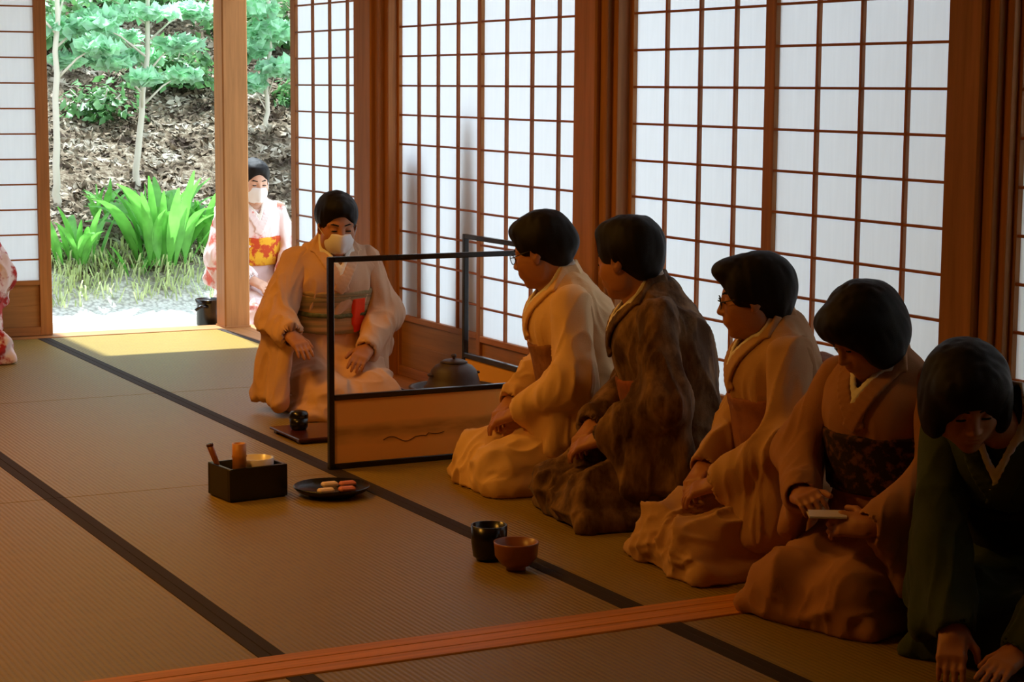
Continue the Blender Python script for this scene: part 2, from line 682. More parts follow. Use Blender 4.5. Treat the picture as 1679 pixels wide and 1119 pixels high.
def shoji(loc, rz, width, label, nrow=12, ncol=4, ztop=1.79, stile=(0.035, 0.035), hip=0.268):
    """local x along the screen from 0 to width, inner face towards +y"""
    t = empty('shoji_screen', loc, rz, label, 'shoji screen', 'sliding paper screens')
    sl, sr = stile
    th_ = 0.030
    for a, b in ((0, sl), (width - sr, width)):
        box('stile', (a, -th_, 0.006), (b, 0.0, ztop), M['wood_z'], t, 0.0015)
    box('rail', (sl, -th_, 0.006), (width - sr, 0, 0.05), M['wood_x'], t, 0.0015)
    box('rail', (sl, -th_, hip - 0.012), (width - sr, 0, hip + 0.012), M['wood_x'], t, 0.0015)
    box('rail', (sl, -th_, ztop - 0.03), (width - sr, 0, ztop), M['wood_x'], t, 0.0015)
    nb = 2
    hb = (hip - 0.012 - 0.05) / nb
    for i in range(nb):
        box('hip_board', (sl, -0.022, 0.05 + i * hb), (width - sr, -0.012 - 0.0006 * i, 0.05 + (i + 1) * hb), M['board'], t, 0.0015)
    x0, x1 = sl, width - sr
    cw = (x1 - x0) / ncol
    k = round(width, 3)
    zs = [hip]
    j = 1
    while True:
        z = Z3 - 8 * ROW + j * ROW if abs(hip - 0.268) < 0.02 else hip + j * ROW
        if z > ztop - 0.06: break
        zs.append(z)
        j += 1
    zs.append(ztop - 0.03)
    vb = shared('kumiko', (k, 'v'), (0.011, 0.014, ztop - 0.03 - hip - 0.012), M['kumiko_z'])
    for i in range(1, ncol):
        place('kumiko', vb, (x0 + i * cw, -0.009, (ztop - 0.03 + hip + 0.012) / 2), t)
    hb_ = shared('kumiko', (k, 'h'), (x1 - x0, 0.013, 0.008), M['kumiko_x'])
    for z in zs[1:-1]:
        place('kumiko', hb_, ((x0 + x1) / 2, -0.009, z), t)
    for a, b in zip(zs[:-1], zs[1:]):
        pm = shared('paper_pane', (k, round(b - a, 3)), (cw, 0.0012, b - a), M['paper'], 0)
        for i in range(ncol):
            place('paper_pane', pm, (x0 + (i + 0.5) * cw, -0.0175, (a + b) / 2), t)
    return t


PI = math.pi
# right wall: local +y must face the room (+Y): rz = 0, local x = world X
shoji((8.20, WY + 0.0, 0), 0, 0.944, 'narrow looking paper screen beyond the masked hostess, next to the garden opening', stile=(0.025, 0.062))
shoji((7.09, WY - 0.033, 0), 0, 0.86, 'paper screen with shadows on it, right behind the iron kettle', stile=(0.062, 0.03))
shoji((6.19, WY + 0.0, 0), 0, 0.885, 'bright paper screen behind the guest in cream kimono', stile=(0.025, 0.02))
shoji((5.07, WY - 0.033, 0), 0, 0.89, 'paper screen behind the heads of the guests in brown and beige', stile=(0.03, 0.025))
shoji((4.16, WY + 0.0, 0), 0, 0.93, 'nearest full paper screen, behind the guest in peach kimono', stile=(0.03, 0.055))
shoji((3.06, WY - 0.01, 0), 0, 0.90, 'paper screen at the picture edge, beyond the wide dark post', stile=(0.03, 0.02))
shoji((2.09, WY + 0.028, 0), 0, 1.00, 'paper screen outside the frame nearest the camera', stile=(0.03, 0.03))
# far wall, left of the garden opening: local x runs towards +Y, inner face towards -X
shoji((BX, -2.552, 0), PI / 2, 0.90, 'paper screen with wooden hip board left of the garden opening', stile=(0.062, 0.03), hip=0.277)
shoji((BX + 0.035, -1.63, 0), PI / 2, 0.90, 'paper screen in the far wall beyond the frame', stile=(0.03, 0.03), hip=0.277)
wf = empty('wall_far')
wf['kind'] = 'structure'
for i in range(4):
    box('wall_panel', (BX - 0.02, -0.72 + i * 0.98, 0), (BX + 0.02, 0.26 + i * 0.98, 1.8), M['plaster'], wf, 0)
for x0, x1 in ((-2.5, 2.1),):
    box('wall_side', (x0, WY - 0.03, 0), (x1, WY + 0.03, 1.8), M['plaster'], None, 0)['kind'] = 'structure'

# ------------------------------------------------------------------ outside: veranda, ground, hillside
ver = empty('veranda_floor')
ver['kind'] = 'structure'
for i in range(6):
    x = 10.035 + i * 0.125
    box('plank', (x, -6.5, -0.07), (x + 0.122, 2.5, -0.035), M['deck'], ver, 0.003)
ver2 = empty('side_veranda_floor')
ver2['kind'] = 'structure'
for i in range(7):
    y = WY - 0.10 - (i + 1) * 0.125
    box('plank', (1.5, y, -0.07), (10.03, y + 0.122, -0.035), M['deck'], ver2, 0.003)


gw = box('wall_shade', (0.5, -5.3, -0.3), (5.2, -5.15, 2.1), M['plaster'], None, 0.01)  # unseen wall, added to block sky light from the nearest screens
gw['kind'] = 'structure'
vr = box('sun_shade_slab', (10.0, -2.70, 2.50), (11.75, 3.3, 2.58), M['ceil'], None, 0.004)  # unseen slab, added to keep direct sun off the left paper screen
vr['kind'] = 'structure'

def ground_z(x, y):
    z = -0.28 + np.maximum(0, x - 13.3) * 0.50
    z = np.where(x > 13.3, z, -0.28)
    return z + 0.05 * (np.sin(x * 1.7 + y * 0.9) + np.sin(y * 2.3 - x)) * np.clip((x - 13) / 1.5, 0, 1)


gx = np.concatenate([np.arange(-3, 10, 1.0), np.arange(10, 24, 0.09), np.arange(24, 40, 1.0)])
gy = np.concatenate([np.arange(-30, -8, 1.0), np.arange(-8, 0.5, 0.09), np.arange(0.5, 12, 1.0)])
GX, GY = np.meshgrid(gx, gy, indexing='ij')
GZ = ground_z(GX, GY)
P3 = np.stack([GX.ravel(), GY.ravel(), GZ.ravel()], 1)
n1 = vnoise(P3 * 3.1 + 50, 3) + 0.6 * vnoise(P3 * 9 + 70, 4)
P3[:, 2] += (n1 - 0.8) * 0.07 * np.clip((P3[:, 0] - 12.6) / 1, 0.05, 1)
ii = np.arange(len(gx) * len(gy)).reshape(len(gx), len(gy))
Q = np.stack([ii[:-1, :-1].ravel(), ii[1:, :-1].ravel(), ii[1:, 1:].ravel(), ii[:-1, 1:].ravel()], 1)


def ground_build(nt, b, base):
    v = coords(nt, (1, 1, 1))
    n1 = N(nt, 'ShaderNodeTexNoise', Scale=16.0, Detail=6.0, Roughness=0.75)
    nt.links.new(v, n1.inputs['Vector'])
    c1 = ramp(nt, n1.outputs['Fac'], [(0.30, (0.035, 0.022, 0.014)), (0.45, (0.12, 0.085, 0.055)), (0.55, (0.24, 0.19, 0.13)), (0.68, (0.42, 0.36, 0.27))])
    n2 = N(nt, 'ShaderNodeTexVoronoi', Scale=38.0)
    nt.links.new(v, n2.inputs['Vector'])
    c2 = ramp(nt, n2.outputs['Distance'], [(0.0, (0.85, 0.83, 0.78)), (0.5, (0.66, 0.64, 0.58)), (0.8, (0.42, 0.40, 0.36))])
    sp = nt.nodes.new('ShaderNodeSeparateXYZ')
    nt.links.new(v, sp.inputs[0])
    n3 = N(nt, 'ShaderNodeTexNoise', Scale=2.2, Detail=3.0)
    nt.links.new(v, n3.inputs['Vector'])
    ad = N(nt, 'ShaderNodeMath', operation='ADD')
    nt.links.new(sp.outputs['X'], ad.inputs[0])
    nt.links.new(n3.outputs['Fac'], ad.inputs[1])
    mr = N(nt, 'ShaderNodeMapRange')
    mr.inputs['From Min'].default_value = 14.05
    mr.inputs['From Max'].default_value = 14.35
    nt.links.new(ad.outputs[0], mr.inputs['Value'])
    mx = N(nt, 'ShaderNodeMix', data_type='RGBA')
    nt.links.new(mr.outputs['Result'], mx.inputs['Factor'])
    nt.links.new(c2, mx.inputs['A'])
    nt.links.new(c1, mx.inputs['B'])
    nt.links.new(mx.outputs['Result'], b.inputs['Base Color'])
    bump(nt, b, n1.outputs['Fac'], 0.8, 0.05)


M['ground'] = mat('leaf litter slope and pale gravel', (0.3, 0.25, 0.18), 0.95, 0.05, ground_build)
g = from_np('ground', P3, Q, M['ground'])
g['kind'] = 'structure'


def leaf_mat(name, col, tr=0.45, var=0.35):
    m = bpy.data.materials.new(name)
    m.use_nodes = True
    nt = m.node_tree
    b = nt.nodes['Principled BSDF']
    b.inputs['Roughness'].default_value = 0.4
    b.inputs['Specular IOR Level'].default_value = 0.4
    out = nt.nodes['Material Output']
    v = coords(nt, (1, 1, 1))
    no = N(nt, 'ShaderNodeTexNoise', Scale=9.0, Detail=2.0)
    nt.links.new(v, no.inputs['Vector'])
    c = ramp(nt, no.outputs['Fac'], [(0.3, mul(col, 1 - var)), (0.7, tuple(min(1, x * (1 + var)) for x in col))])
    nt.links.new(c, b.inputs['Base Color'])
    t = nt.nodes.new('ShaderNodeBsdfTranslucent')
    nt.links.new(c, t.inputs['Color'])
    mx = nt.nodes.new('ShaderNodeMixShader')
    mx.inputs[0].default_value = tr
    nt.links.new(b.outputs[0], mx.inputs[1])
    nt.links.new(t.outputs[0], mx.inputs[2])
    nt.links.new(mx.outputs[0], out.inputs['Surface'])
    return m


M['leaf_big'] = leaf_mat('broad garden leaf', (0.15, 0.44, 0.07))
M['leaf_tree'] = leaf_mat('pale tree leaf', (0.46, 0.76, 0.50), 0.62, 0.35)
M['leaf_dark'] = leaf_mat('dark shrub leaf', (0.11, 0.26, 0.08), 0.4, 0.5)
M['grass'] = leaf_mat('low grass blade', (0.62, 0.74, 0.34), 0.4, 0.5)
M['litter'] = mat('fallen leaf', (0.30, 0.21, 0.12), 0.9, 0.1,
                  lambda nt, b, base: nt.links.new(ramp(nt, N(nt, 'ShaderNodeTexNoise', Scale=24.0, Detail=2.0).outputs['Fac'],
                                                       [(0.35, (0.06, 0.04, 0.028)), (0.5, (0.22, 0.165, 0.11)), (0.68, (0.50, 0.44, 0.35))]), b.inputs['Base Color']))
M['bark'] = mat('pale bark', (0.58, 0.52, 0.42), 0.8, 0.1)
M['stone'] = mat('grey garden stone', (0.40, 0.42, 0.40), 0.9, 0.1)


def leaf_cloud(cents, nrm, size, asp=0.5):
    """bent two-quad leaves"""
    n = len(cents)
    d = rng.normal(size=(n, 3))
    d /= np.linalg.norm(d, axis=1, keepdims=True)
    u = d - nrm * (d * nrm).sum(1, keepdims=True)
    u /= np.linalg.norm(u, axis=1, keepdims=True) + 1e-9
    w = np.cross(nrm, u)
    s = (size * (0.6 + 0.8 * rng.random(n)))[:, None]
    a = cents - u * s * 0.5
    b = cents + u * s * 0.5
    c1 = cents + w * s * asp * 0.5 - nrm * s * 0.10
    c2 = cents - w * s * asp * 0.5 - nrm * s * 0.10
    V = np.stack([a, c1, b, c2], 1).reshape(-1, 3)
    i = np.arange(n) * 4
    Q = np.concatenate([np.stack([i, i + 1, i + 2, i + 2], 1), np.stack([i, i + 2, i + 3, i + 3], 1)])
    T = np.concatenate([np.stack([i, i + 1, i + 2], 1), np.stack([i, i + 2, i + 3], 1)])
    return V, T


# fallen leaves on the slope: one mass of litter
n = 30000
lx = 13.75 + 5.6 * rng.random(n) ** 1.1
ly = -7.5 + 6.5 * rng.random(n)
lz = ground_z(lx, ly) + 0.03 * rng.random(n)
nr = rng.normal(size=(n, 3)) * 0.6 + np.array([-0.4, 0, 0.9])
nr /= np.linalg.norm(nr, axis=1, keepdims=True)
V, T = leaf_cloud(np.stack([lx, ly, lz], 1), nr, 0.075)
tag(from_np('leaf_litter', V, T, M['litter'], None, False), 'dry brown fallen leaves covering the garden slope', 'fallen leaves', kind='stuff')


# slender trees with tiered pale foliage
def tree(x, y, pts, r, blobs, nleaf, label, lsize=0.115, lm='leaf_tree'):
    z0 = float(ground_z(np.array(x), np.array(y))) - 0.05
    t = empty('slender_tree', (x, y, z0), 0, label, 'tree', 'young trees in the garden')
    P = np.array([(a, b, c) for a, b, c in pts], float)
    k = np.linspace(0, 1, 14)
    src = np.linspace(0, 1, len(P))
    PP = np.stack([np.interp(k, src, P[:, i]) for i in range(3)], 1)
    PP[1:-1] += rng.normal(size=(12, 3)) * 0.008
    tube('trunk', PP, np.linspace(r, r * 0.5, 14), M['bark'], t, 10)
    cs = []
    for bx, by, bz, br, bh in blobs:
        o = np.array([np.interp(bz - 0.25, PP[:, 2], PP[:, i]) for i in range(3)])
        e = np.array([bx, by, bz])
        mid = (o + e) / 2 + np.array([0, 0, 0.03])
        tube('branch', [o, mid, e], [r * 0.35, r * 0.25, r * 0.12], M['bark'], t, 6)
        m = int(nleaf / len(blobs))
        q = rng.normal(size=(m, 3))
        q /= np.linalg.norm(q, axis=1, keepdims=True)
        q *= rng.random((m, 1)) ** 0.4
        cs.append(e + q * np.array([br, br, bh]))
    cs = np.concatenate(cs)
    nr = rng.normal(size=cs.shape) * 0.7 + np.array([-0.3, 0, 1.0])
    nr /= np.linalg.norm(nr, axis=1, keepdims=True)
    V, T = leaf_cloud(cs, nr, lsize, 0.6)
    from_np('foliage', V, T, M[lm], t, False, 'stuff')
    return t


TREES = [
    (14.5, -3.77, [(0, 0, 0), (0.0, 0.0, 0.2), (0.0, -0.01, 0.75), (0, -0.03, 1.3), (0, -0.05, 2.6)], 0.032,
     [(0.1, -0.12, 1.12, 0.13, 0.05), (-0.1, -0.30, 1.22, 0.17, 0.06), (0.15, -0.08, 1.36, 0.22, 0.07), (0.2, -0.42, 1.45, 0.2, 0.06), (0, 0.25, 1.55, 0.2, 0.08), (0.3, -0.2, 1.65, 0.3, 0.07), (0.2, -0.5, 1.8, 0.3, 0.08)],
     1100, 'slender pale tree nearest the paper screen by the garden opening'),
    (14.75, -4.45, [(0, 0, 0), (0, 0.0, 0.2), (0.0, -0.07, 0.7), (0, -0.11, 1.2), (0, -0.16, 2.4)], 0.030,
     [(-0.2, -0.02, 0.90, 0.14, 0.045), (0.1, -0.42, 0.93, 0.15, 0.05), (-0.1, 0.22, 1.02, 0.2, 0.05), (0.2, -0.12, 1.06, 0.18, 0.05), (0.0, -0.36, 1.16, 0.2, 0.05), (0.3, 0.05, 1.22, 0.24, 0.05), (-0.2, 0.36, 1.30, 0.2, 0.06),
      (0.1, -0.50, 1.42, 0.18, 0.06), (0.0, -0.1, 1.40, 0.26, 0.06), (0.2, 0.25, 1.55, 0.3, 0.07)],
     1500, 'slender leaning tree with tiers of pale green leaves, beside the sunlit pillar'),
    (15.6, -5.85, [(0, 0, 0), (0, 0.0, 0.4), (0.0, -0.03, 0.9), (0, 0.03, 2.2)], 0.022,
     [(0.0, 0.18, 0.42, 0.18, 0.07), (-0.1, -0.08, 0.55, 0.2, 0.08), (0.1, 0.12, 0.70, 0.22, 0.08), (0, -0.05, 0.86, 0.26, 0.09), (0.1, 0.15, 1.05, 0.3, 0.1), (0, 0, 1.3, 0.3, 0.1)],
     1300, 'leafy young tree seen between the pillar and the narrow paper screen'),
]
for a in TREES:
    tree(*a)


def blob_shrub(name, x, y, r, h, n, label, lm, ls):
    n = int(n * 0.75)
    z0 = float(ground_z(np.array(x), np.array(y))) - 0.03
    t = empty(name, (x, y, z0), 0, label, 'shrub', 'shrubs on the slope')
    q = rng.normal(size=(n, 3))
    q /= np.linalg.norm(q, axis=1, keepdims=True)
    q *= (0.25 + 0.85 * rng.random((n, 1)))
    q[:, 2] = np.abs(q[:, 2])
    cs = q * np.array([r, r, h])
    nr = q + rng.normal(size=q.shape) * 0.5 + np.array([0, 0, 0.5])
    nr /= np.linalg.norm(nr, axis=1, keepdims=True)
    V, T = leaf_cloud(cs, nr, ls, 0.55)
    from_np('foliage', V, T, M[lm], t, False, 'stuff')
    for k in range(4):
        a = k * 1.6
        tube('stem', [(0, 0, -0.02), (0.3 * r * math.cos(a), 0.3 * r * math.sin(a), h * 0.4), (0.6 * r * math.cos(a), 0.6 * r * math.sin(a), h * 0.75)], [0.012, 0.009, 0.004], M['bark'], t, 6)
    return t


# broad-leaved clumps: every leaf an object of its own, sharing meshes
leaf_meshes = []
for v in range(5):
    L, wv, bend = 0.52, 0.036 + 0.005 * v, 0.04 + 0.10 * v
    V, Q = [], []
    ns = 9
    for i in range(ns):
        t = i / (ns - 1)
        w = wv * (math.sin(PI * min(1, (t * 0.93 + 0.04))) ** 0.75) if t > 0.18 else 0.008 + (wv * 0.45) * max(0, t - 0.08) / 0.1
        a = bend * 2.2 * t * t
        x = L * (t * math.sin(0.2 + a * 0.5))
        z = L * (t * math.cos(0.15 + a * 0.6))
        for s, dz in ((-1, 0.3), (0, 0), (1, 0.3)):
            V.append((x - dz * w * 0.8, s * w, z))
    for i in range(ns - 1):
        for s in (0, 1):
            Q.append((i * 3 + s, i * 3 + s + 1, i * 3 + s + 4, i * 3 + s + 3))
    me = bpy.data.meshes.new('leaf')
    me.from_pydata(V, [], Q)
    me.polygons.foreach_set('use_smooth', np.ones(len(me.polygons), dtype=bool))
    me.materials.append(M['leaf_big'])
    leaf_meshes.append(me)


def clump(x, y, n, sc, label, spread=0.16):
    z0 = float(ground_z(np.array(x), np.array(y))) - 0.02
    t = empty('broad_leaf_plant', (x, y, z0), 0, label, 'plant', 'broad leaved plants at the foot of the slope')
    for i in range(n):
        o = bpy.data.objects.new('leaf', leaf_meshes[int(rng.integers(0, 5))])
        C.objects.link(o)
        o.parent = t
        a = rng.random() * 2 * PI
        rr = spread * math.sqrt(rng.random())
        o.location = (rr * math.cos(a), rr * math.sin(a), 0)
        o.rotation_euler = (rng.normal() * 0.12, 0.15 * rng.normal() + 0.1, a + rng.normal() * 0.5)
        q = sc * (0.7 + 0.5 * rng.random())
        o.scale = (q, q * 0.9, q)
    return t


blob_shrub('fern_shrub', 16.1, -4.55, 0.40, 0.34, 420, 'green fern like shrub on the slope between the two slender trunks', 'leaf_dark', 0.10)
blob_shrub('fern_shrub', 16.5, -5.3, 0.45, 0.45, 1100, 'dark shrub on the slope behind the leaning tree', 'leaf_dark', 0.10)
blob_shrub('fern_shrub', 17.2, -4.4, 0.6, 0.5, 1500, 'wide dark shrub high on the slope behind the nearest trunk', 'leaf_dark', 0.11)
blob_shrub('fern_shrub', 17.8, -5.4, 0.7, 0.5, 1500, 'dark shrub at the top of the slope above the leaning tree', 'leaf_dark', 0.11)
blob_shrub('fern_shrub', 17.4, -6.5, 0.7, 0.6, 1500, 'dark shrub on the slope behind the pillar gap', 'leaf_dark', 0.11)
blob_shrub('fern_shrub', 16.0, -6.3, 0.25, 0.3, 500, 'small dark shrub beside the narrow paper screen', 'leaf_dark', 0.09)
clump(13.80, -4.36, 46, 1.2, 'largest broad leaved plant, left of the sunlit pillar', 0.20)
clump(14.0, -4.72, 22, 0.95, 'broad leaved plant half hidden behind the sunlit pillar')
clump(13.85, -3.72, 24, 0.72, 'broad leaved plant beside the paper screen edge', 0.18)
clump(13.65, -4.1, 10, 0.45, 'small low broad leaved plant between the two larger ones', 0.10)
clump(14.3, -4.05, 9, 0.6, 'sparse broad leaved plant on the slope near the leaning trunk', 0.12)

# low grass in front of the plants: a mass of blades
n = 900
gxx = 13.35 + 0.6 * rng.random(n)
gyy = -4.9 + 1.75 * rng.random(n)
keep = rng.random(n) < np.clip((gxx - 13.15) * 2.2, 0.05, 1)
gxx, gyy = gxx[keep], gyy[keep]
n = len(gxx)
bz = ground_z(gxx, gyy)
hh = 0.06 + 0.13 * rng.random(n)
aa = rng.random(n) * 2 * PI
b0 = np.stack([gxx, gyy, bz - 0.01], 1)
dx = np.stack([np.cos(aa), np.sin(aa), 0 * aa], 1)
sx = np.stack([-np.sin(aa), np.cos(aa), 0 * aa], 1) * 0.006
mid = b0 + dx * (hh * 0.35)[:, None] + np.array([0, 0, 1]) * (hh * 0.75)[:, None]
tip = b0 + dx * (hh * 0.95)[:, None] + np.array([0, 0, 1]) * (hh * 0.85)[:, None]
V = np.stack([b0 - sx, b0 + sx, mid - sx, mid + sx, tip], 1).reshape(-1, 3)
i = np.arange(n) * 5
T = np.concatenate([np.stack([i, i + 1, i + 3], 1), np.stack([i, i + 3, i + 2], 1), np.stack([i + 2, i + 3, i + 4], 1)])
tag(from_np('grass', V, T, M['grass'], None, False), 'low yellow green grass along the gravel edge', 'grass', kind='stuff')
# ------------------------------------------------------------------ furniture and tea things
fs = empty('low_screen', (6.04, -2.472, 0), 0, 'low black framed tea screen with gold paper panel and open top', 'folding screen')
SH, SP = 0.72, 0.245
M['gold_paper'] = mat('pale gold screen paper', (0.93, 0.50, 0.13), 0.7, 0.15)


def gold_build(nt, b, base):
    v = coords(nt, (1, 1, 1))
    # soft painted mist bands and a thin brush line of hills
    sp = nt.nodes.new('ShaderNodeSeparateXYZ')
    nt.links.new(v, sp.inputs[0])
    no = N(nt, 'ShaderNodeTexNoise', Scale=3.0, Detail=3.0)
    v2 = coords(nt, (1, 2.2, 9))
    nt.links.new(v2, no.inputs['Vector'])
    band = N(nt, 'ShaderNodeMapRange', interpolation_type='SMOOTHSTEP')
    for k, x in (('From Min', 0.05), ('From Max', 0.125)):
        band.inputs[k].default_value = x
    nt.links.new(sp.outputs['Z'], band.inputs['Value'])
    band2 = N(nt, 'ShaderNodeMapRange', interpolation_type='SMOOTHSTEP')
    for k, x in (('From Min', 0.125), ('From Max', 0.17), ('To Min', 1.0), ('To Max', 0.0)):
        band2.inputs[k].default_value = x
    nt.links.new(sp.outputs['Z'], band2.inputs['Value'])
    m1 = N(nt, 'ShaderNodeMath', operation='MULTIPLY')
    nt.links.new(band.outputs[0], m1.inputs[0])
    nt.links.new(band2.outputs[0], m1.inputs[1])
    m2 = N(nt, 'ShaderNodeMath', operation='MULTIPLY')
    nt.links.new(m1.outputs[0], m2.inputs[0])
    nt.links.new(no.outputs['Fac'], m2.inputs[1])
    c = ramp(nt, m2.outputs[0], [(0.15, base), (0.6, mul(base, 0.55))])
    nt.links.new(c, b.inputs['Base Color'])


M['gold_paper'] = mat('pale gold screen paper painted', (0.93, 0.50, 0.13), 0.7, 0.15, gold_build)
FW_, SWD = 0.88, 0.775
t = 0.020
for a in ((0.0, 0.0), ):
    box('post', (-t / 2, -t, 0), (t / 2, 0, SH), M['lacquer'], fs, 0.002)
    box('post', (-t / 2, -FW_ - t, 0), (t / 2, -FW_, SH), M['lacquer'], fs, 0.002)
    box('top_rail', (-t / 2, -FW_, SH - 0.018), (t / 2, -t, SH), M['lacquer'], fs, 0.002)
    box('middle_rail', (-t / 2, -FW_, SP - 0.009), (t / 2, -t, SP + 0.009), M['lacquer'], fs, 0.002)
    box('bottom_rail', (-t / 2, -FW_, 0.0), (t / 2, -t, 0.020), M['lacquer'], fs, 0.002)
    pn = box('paper_panel', (-0.004, -FW_, 0.020), (0.004, -t, SP - 0.009), M['gold_paper'], fs, 0)
    pts = [(-0.0052, -0.20 - 0.010 * i, 0.088 + 0.010 * math.sin(i * 0.55) * (1 if i < 13 else 0.5) + (0.012 if i > 16 else 0)) for i in range(24)]
    tube('painted_line', pts, 0.0013, mat('thin ink line', (0.10, 0.05, 0.02), 0.9, 0.0), pn, 5)
# wing running back towards the hostess along the wall
y0 = -FW_ - t / 2
box('post', (SWD - t, y0 - t / 2, 0), (SWD, y0 + t / 2, SH), M['lacquer'], fs, 0.002)
box('top_rail', (t / 2, y0 - t / 2, SH - 0.018), (SWD - t, y0 + t / 2, SH), M['lacquer'], fs, 0.002)
box('middle_rail', (t / 2, y0 - t / 2, SP - 0.009), (SWD - t, y0 + t / 2, SP + 0.012), M['lacquer'], fs, 0.002)
box('bottom_rail', (t / 2, y0 - t / 2, 0.0), (SWD - t, y0 + t / 2, 0.020), M['lacquer'], fs, 0.002)
box('paper_panel', (t / 2, y0 - 0.004, 0.020), (SWD - t, y0 + 0.004, SP - 0.009), M['gold_paper'], fs, 0)

# brazier with kettle behind the screen
fb = empty('tea_brazier', (6.46, -3.145, 0), 0, 'round dark brazier on a black board behind the low screen', 'brazier')
box('base_board', (-0.19, -0.19, 0.0), (0.19, 0.19, 0.02), M['lacquer'], fb, 0.004)
lathe('bowl', [(0.0, 0.022), (0.10, 0.022), (0.125, 0.04), (0.165, 0.10), (0.168, 0.145), (0.160, 0.172), (0.168, 0.178), (0.168, 0.184), (0.150, 0.184), (0.145, 0.14), (0.0, 0.12)], M['iron'], fb)
kt = empty('iron_kettle', (6.46, -3.145, 0.120), 0, 'dark brown iron kettle with domed lid set in the brazier', 'kettle', sc=0.86)
lathe('kettle_body', [(0.0, 0.0), (0.08, 0.0), (0.105, 0.03), (0.128, 0.062), (0.131, 0.07), (0.116, 0.085), (0.108, 0.115), (0.098, 0.145), (0.080, 0.165), (0.062, 0.172), (0.058, 0.178), (0.0, 0.178)], M['iron'], kt)
lathe('lid', [(0.056, 0.178), (0.060, 0.181), (0.045, 0.189), (0.012, 0.194), (0.0, 0.194)], M['iron'], kt)
lathe('lid_knob', [(0.006, 0.192), (0.006, 0.198), (0.013, 0.206), (0.010, 0.214), (0.0, 0.216)], M['iron'], kt, 20)
for s in (-1, 1):
    a = [(0.0 + 0.014 * math.cos(k * PI / 5), s * (0.106 + 0.014 * math.sin(k * PI / 5)), 0.13) for k in range(6)]
    tube('lug', a, 0.005, M['iron'], kt, 6)
# small white dish beside the brazier
ds = empty('small_dish', (6.42, -2.895, 0.0), 0, 'small white cup beside the brazier, just above the screen rail', 'cup')
lathe('dish_body', [(0.0, 0.0), (0.028, 0.0), (0.030, 0.02), (0.034, 0.16), (0.036, 0.180), (0.033, 0.180), (0.028, 0.13), (0.0, 0.12)], M['porcelain'], ds)
# tea caddy on a board in front of the hostess
bd = empty('tea_board', (6.66, -2.66, 0), 0.0, 'dark red wooden board on the mat before the hostess', 'board')
box('board_top', (-0.15, -0.13, 0.012), (0.15, 0.11, 0.022), M['lacquer_red'], bd, 0.003)
for a, b in ((-0.13, -0.10), (0.10, 0.13)):
    box('board_foot', (a, -0.12, 0.0), (b, 0.10, 0.012), M['lacquer_red'], bd, 0.002)
cd = empty('tea_caddy', (6.70, -2.625, 0.022), 0, 'small black tea caddy below the hostess outstretched hand', 'tea caddy')
lathe('caddy_body', [(0, 0), (0.026, 0), (0.033, 0.012), (0.035, 0.045), (0, 0.045)], M['lacquer'], cd)
lathe('caddy_lid', [(0.0355, 0.045), (0.0355, 0.058), (0.030, 0.068), (0.015, 0.072), (0, 0.073)], M['lacquer'], cd)

# smoking set: black box with ash pot, bamboo tube and wooden sticks
tb = empty('tobacco_tray', (5.765, -2.085, 0), math.radians(6), 'black lacquer box holding an ash pot and bamboo tube', 'box')
hx, hy, hz = 0.080, 0.100, 0.105
box('side', (-hx, -hy, 0.004), (-hx + 0.012, hy, hz), M['lacquer'], tb, 0.002)
box('side', (hx - 0.012, -hy, 0.004), (hx, hy, hz), M['lacquer'], tb, 0.002)
box('side', (-hx + 0.012, -hy, 0.004), (hx - 0.012, -hy + 0.012, hz), M['lacquer'], tb, 0.002)
box('side', (-hx + 0.012, hy - 0.012, 0.004), (hx - 0.012, hy, hz), M['lacquer'], tb, 0.002)
box('bottom', (-hx + 0.005, -hy + 0.005, 0.0), (hx - 0.005, hy - 0.005, 0.012), M['lacquer'], tb, 0.002)
ap = empty('ash_pot', tb.matrix_basis @ Vector((0.000, -0.028, 0.012)), 0, 'white rimmed ash pot inside the black box', 'pot')
lathe('pot', [(0, 0), (0.035, 0), (0.052, 0.02), (0.056, 0.07), (0.058, 0.108), (0.051, 0.108), (0.047, 0.08), (0, 0.075)], M['porcelain'], ap)
lathe('ash', [(0.047, 0.076), (0.03, 0.088), (0, 0.098)], M['ash'], ap)
bt = empty('bamboo_tube', tb.matrix_basis @ Vector((-0.035, 0.045, 0.012)), 0, 'upright bamboo tube in the black box', 'tube')
lathe('tube_wall', [(0, 0), (0.022, 0), (0.022, 0.12), (0.024, 0.125), (0.022, 0.13), (0.022, 0.165), (0.017, 0.165), (0.017, 0.03), (0, 0.03)], M['bamboo'], bt, 24)
tube('tube_node', [(0.0225 * math.cos(k * PI / 8), 0.0225 * math.sin(k * PI / 8), 0.08) for k in range(16)], 0.002, M['bamboo'], bt, 5, True)
pp = empty('wooden_pipe', tb.matrix_basis @ Vector((0.048, 0.076, 0.012)), 0, 'short wooden stick leaning out of the corner of the black box', 'stick')
tube('stick', [(0.0, 0.0, 0.004), (-0.005, 0.008, 0.09), (-0.004, 0.030, 0.15)], [0.007, 0.009, 0.011], M['clay'], pp, 10)
tube('stick_tip', [(-0.004, 0.030, 0.15), (-0.004, 0.0315, 0.156)], [0.0115, 0.0115], M['lacquer_red'], pp, 10)

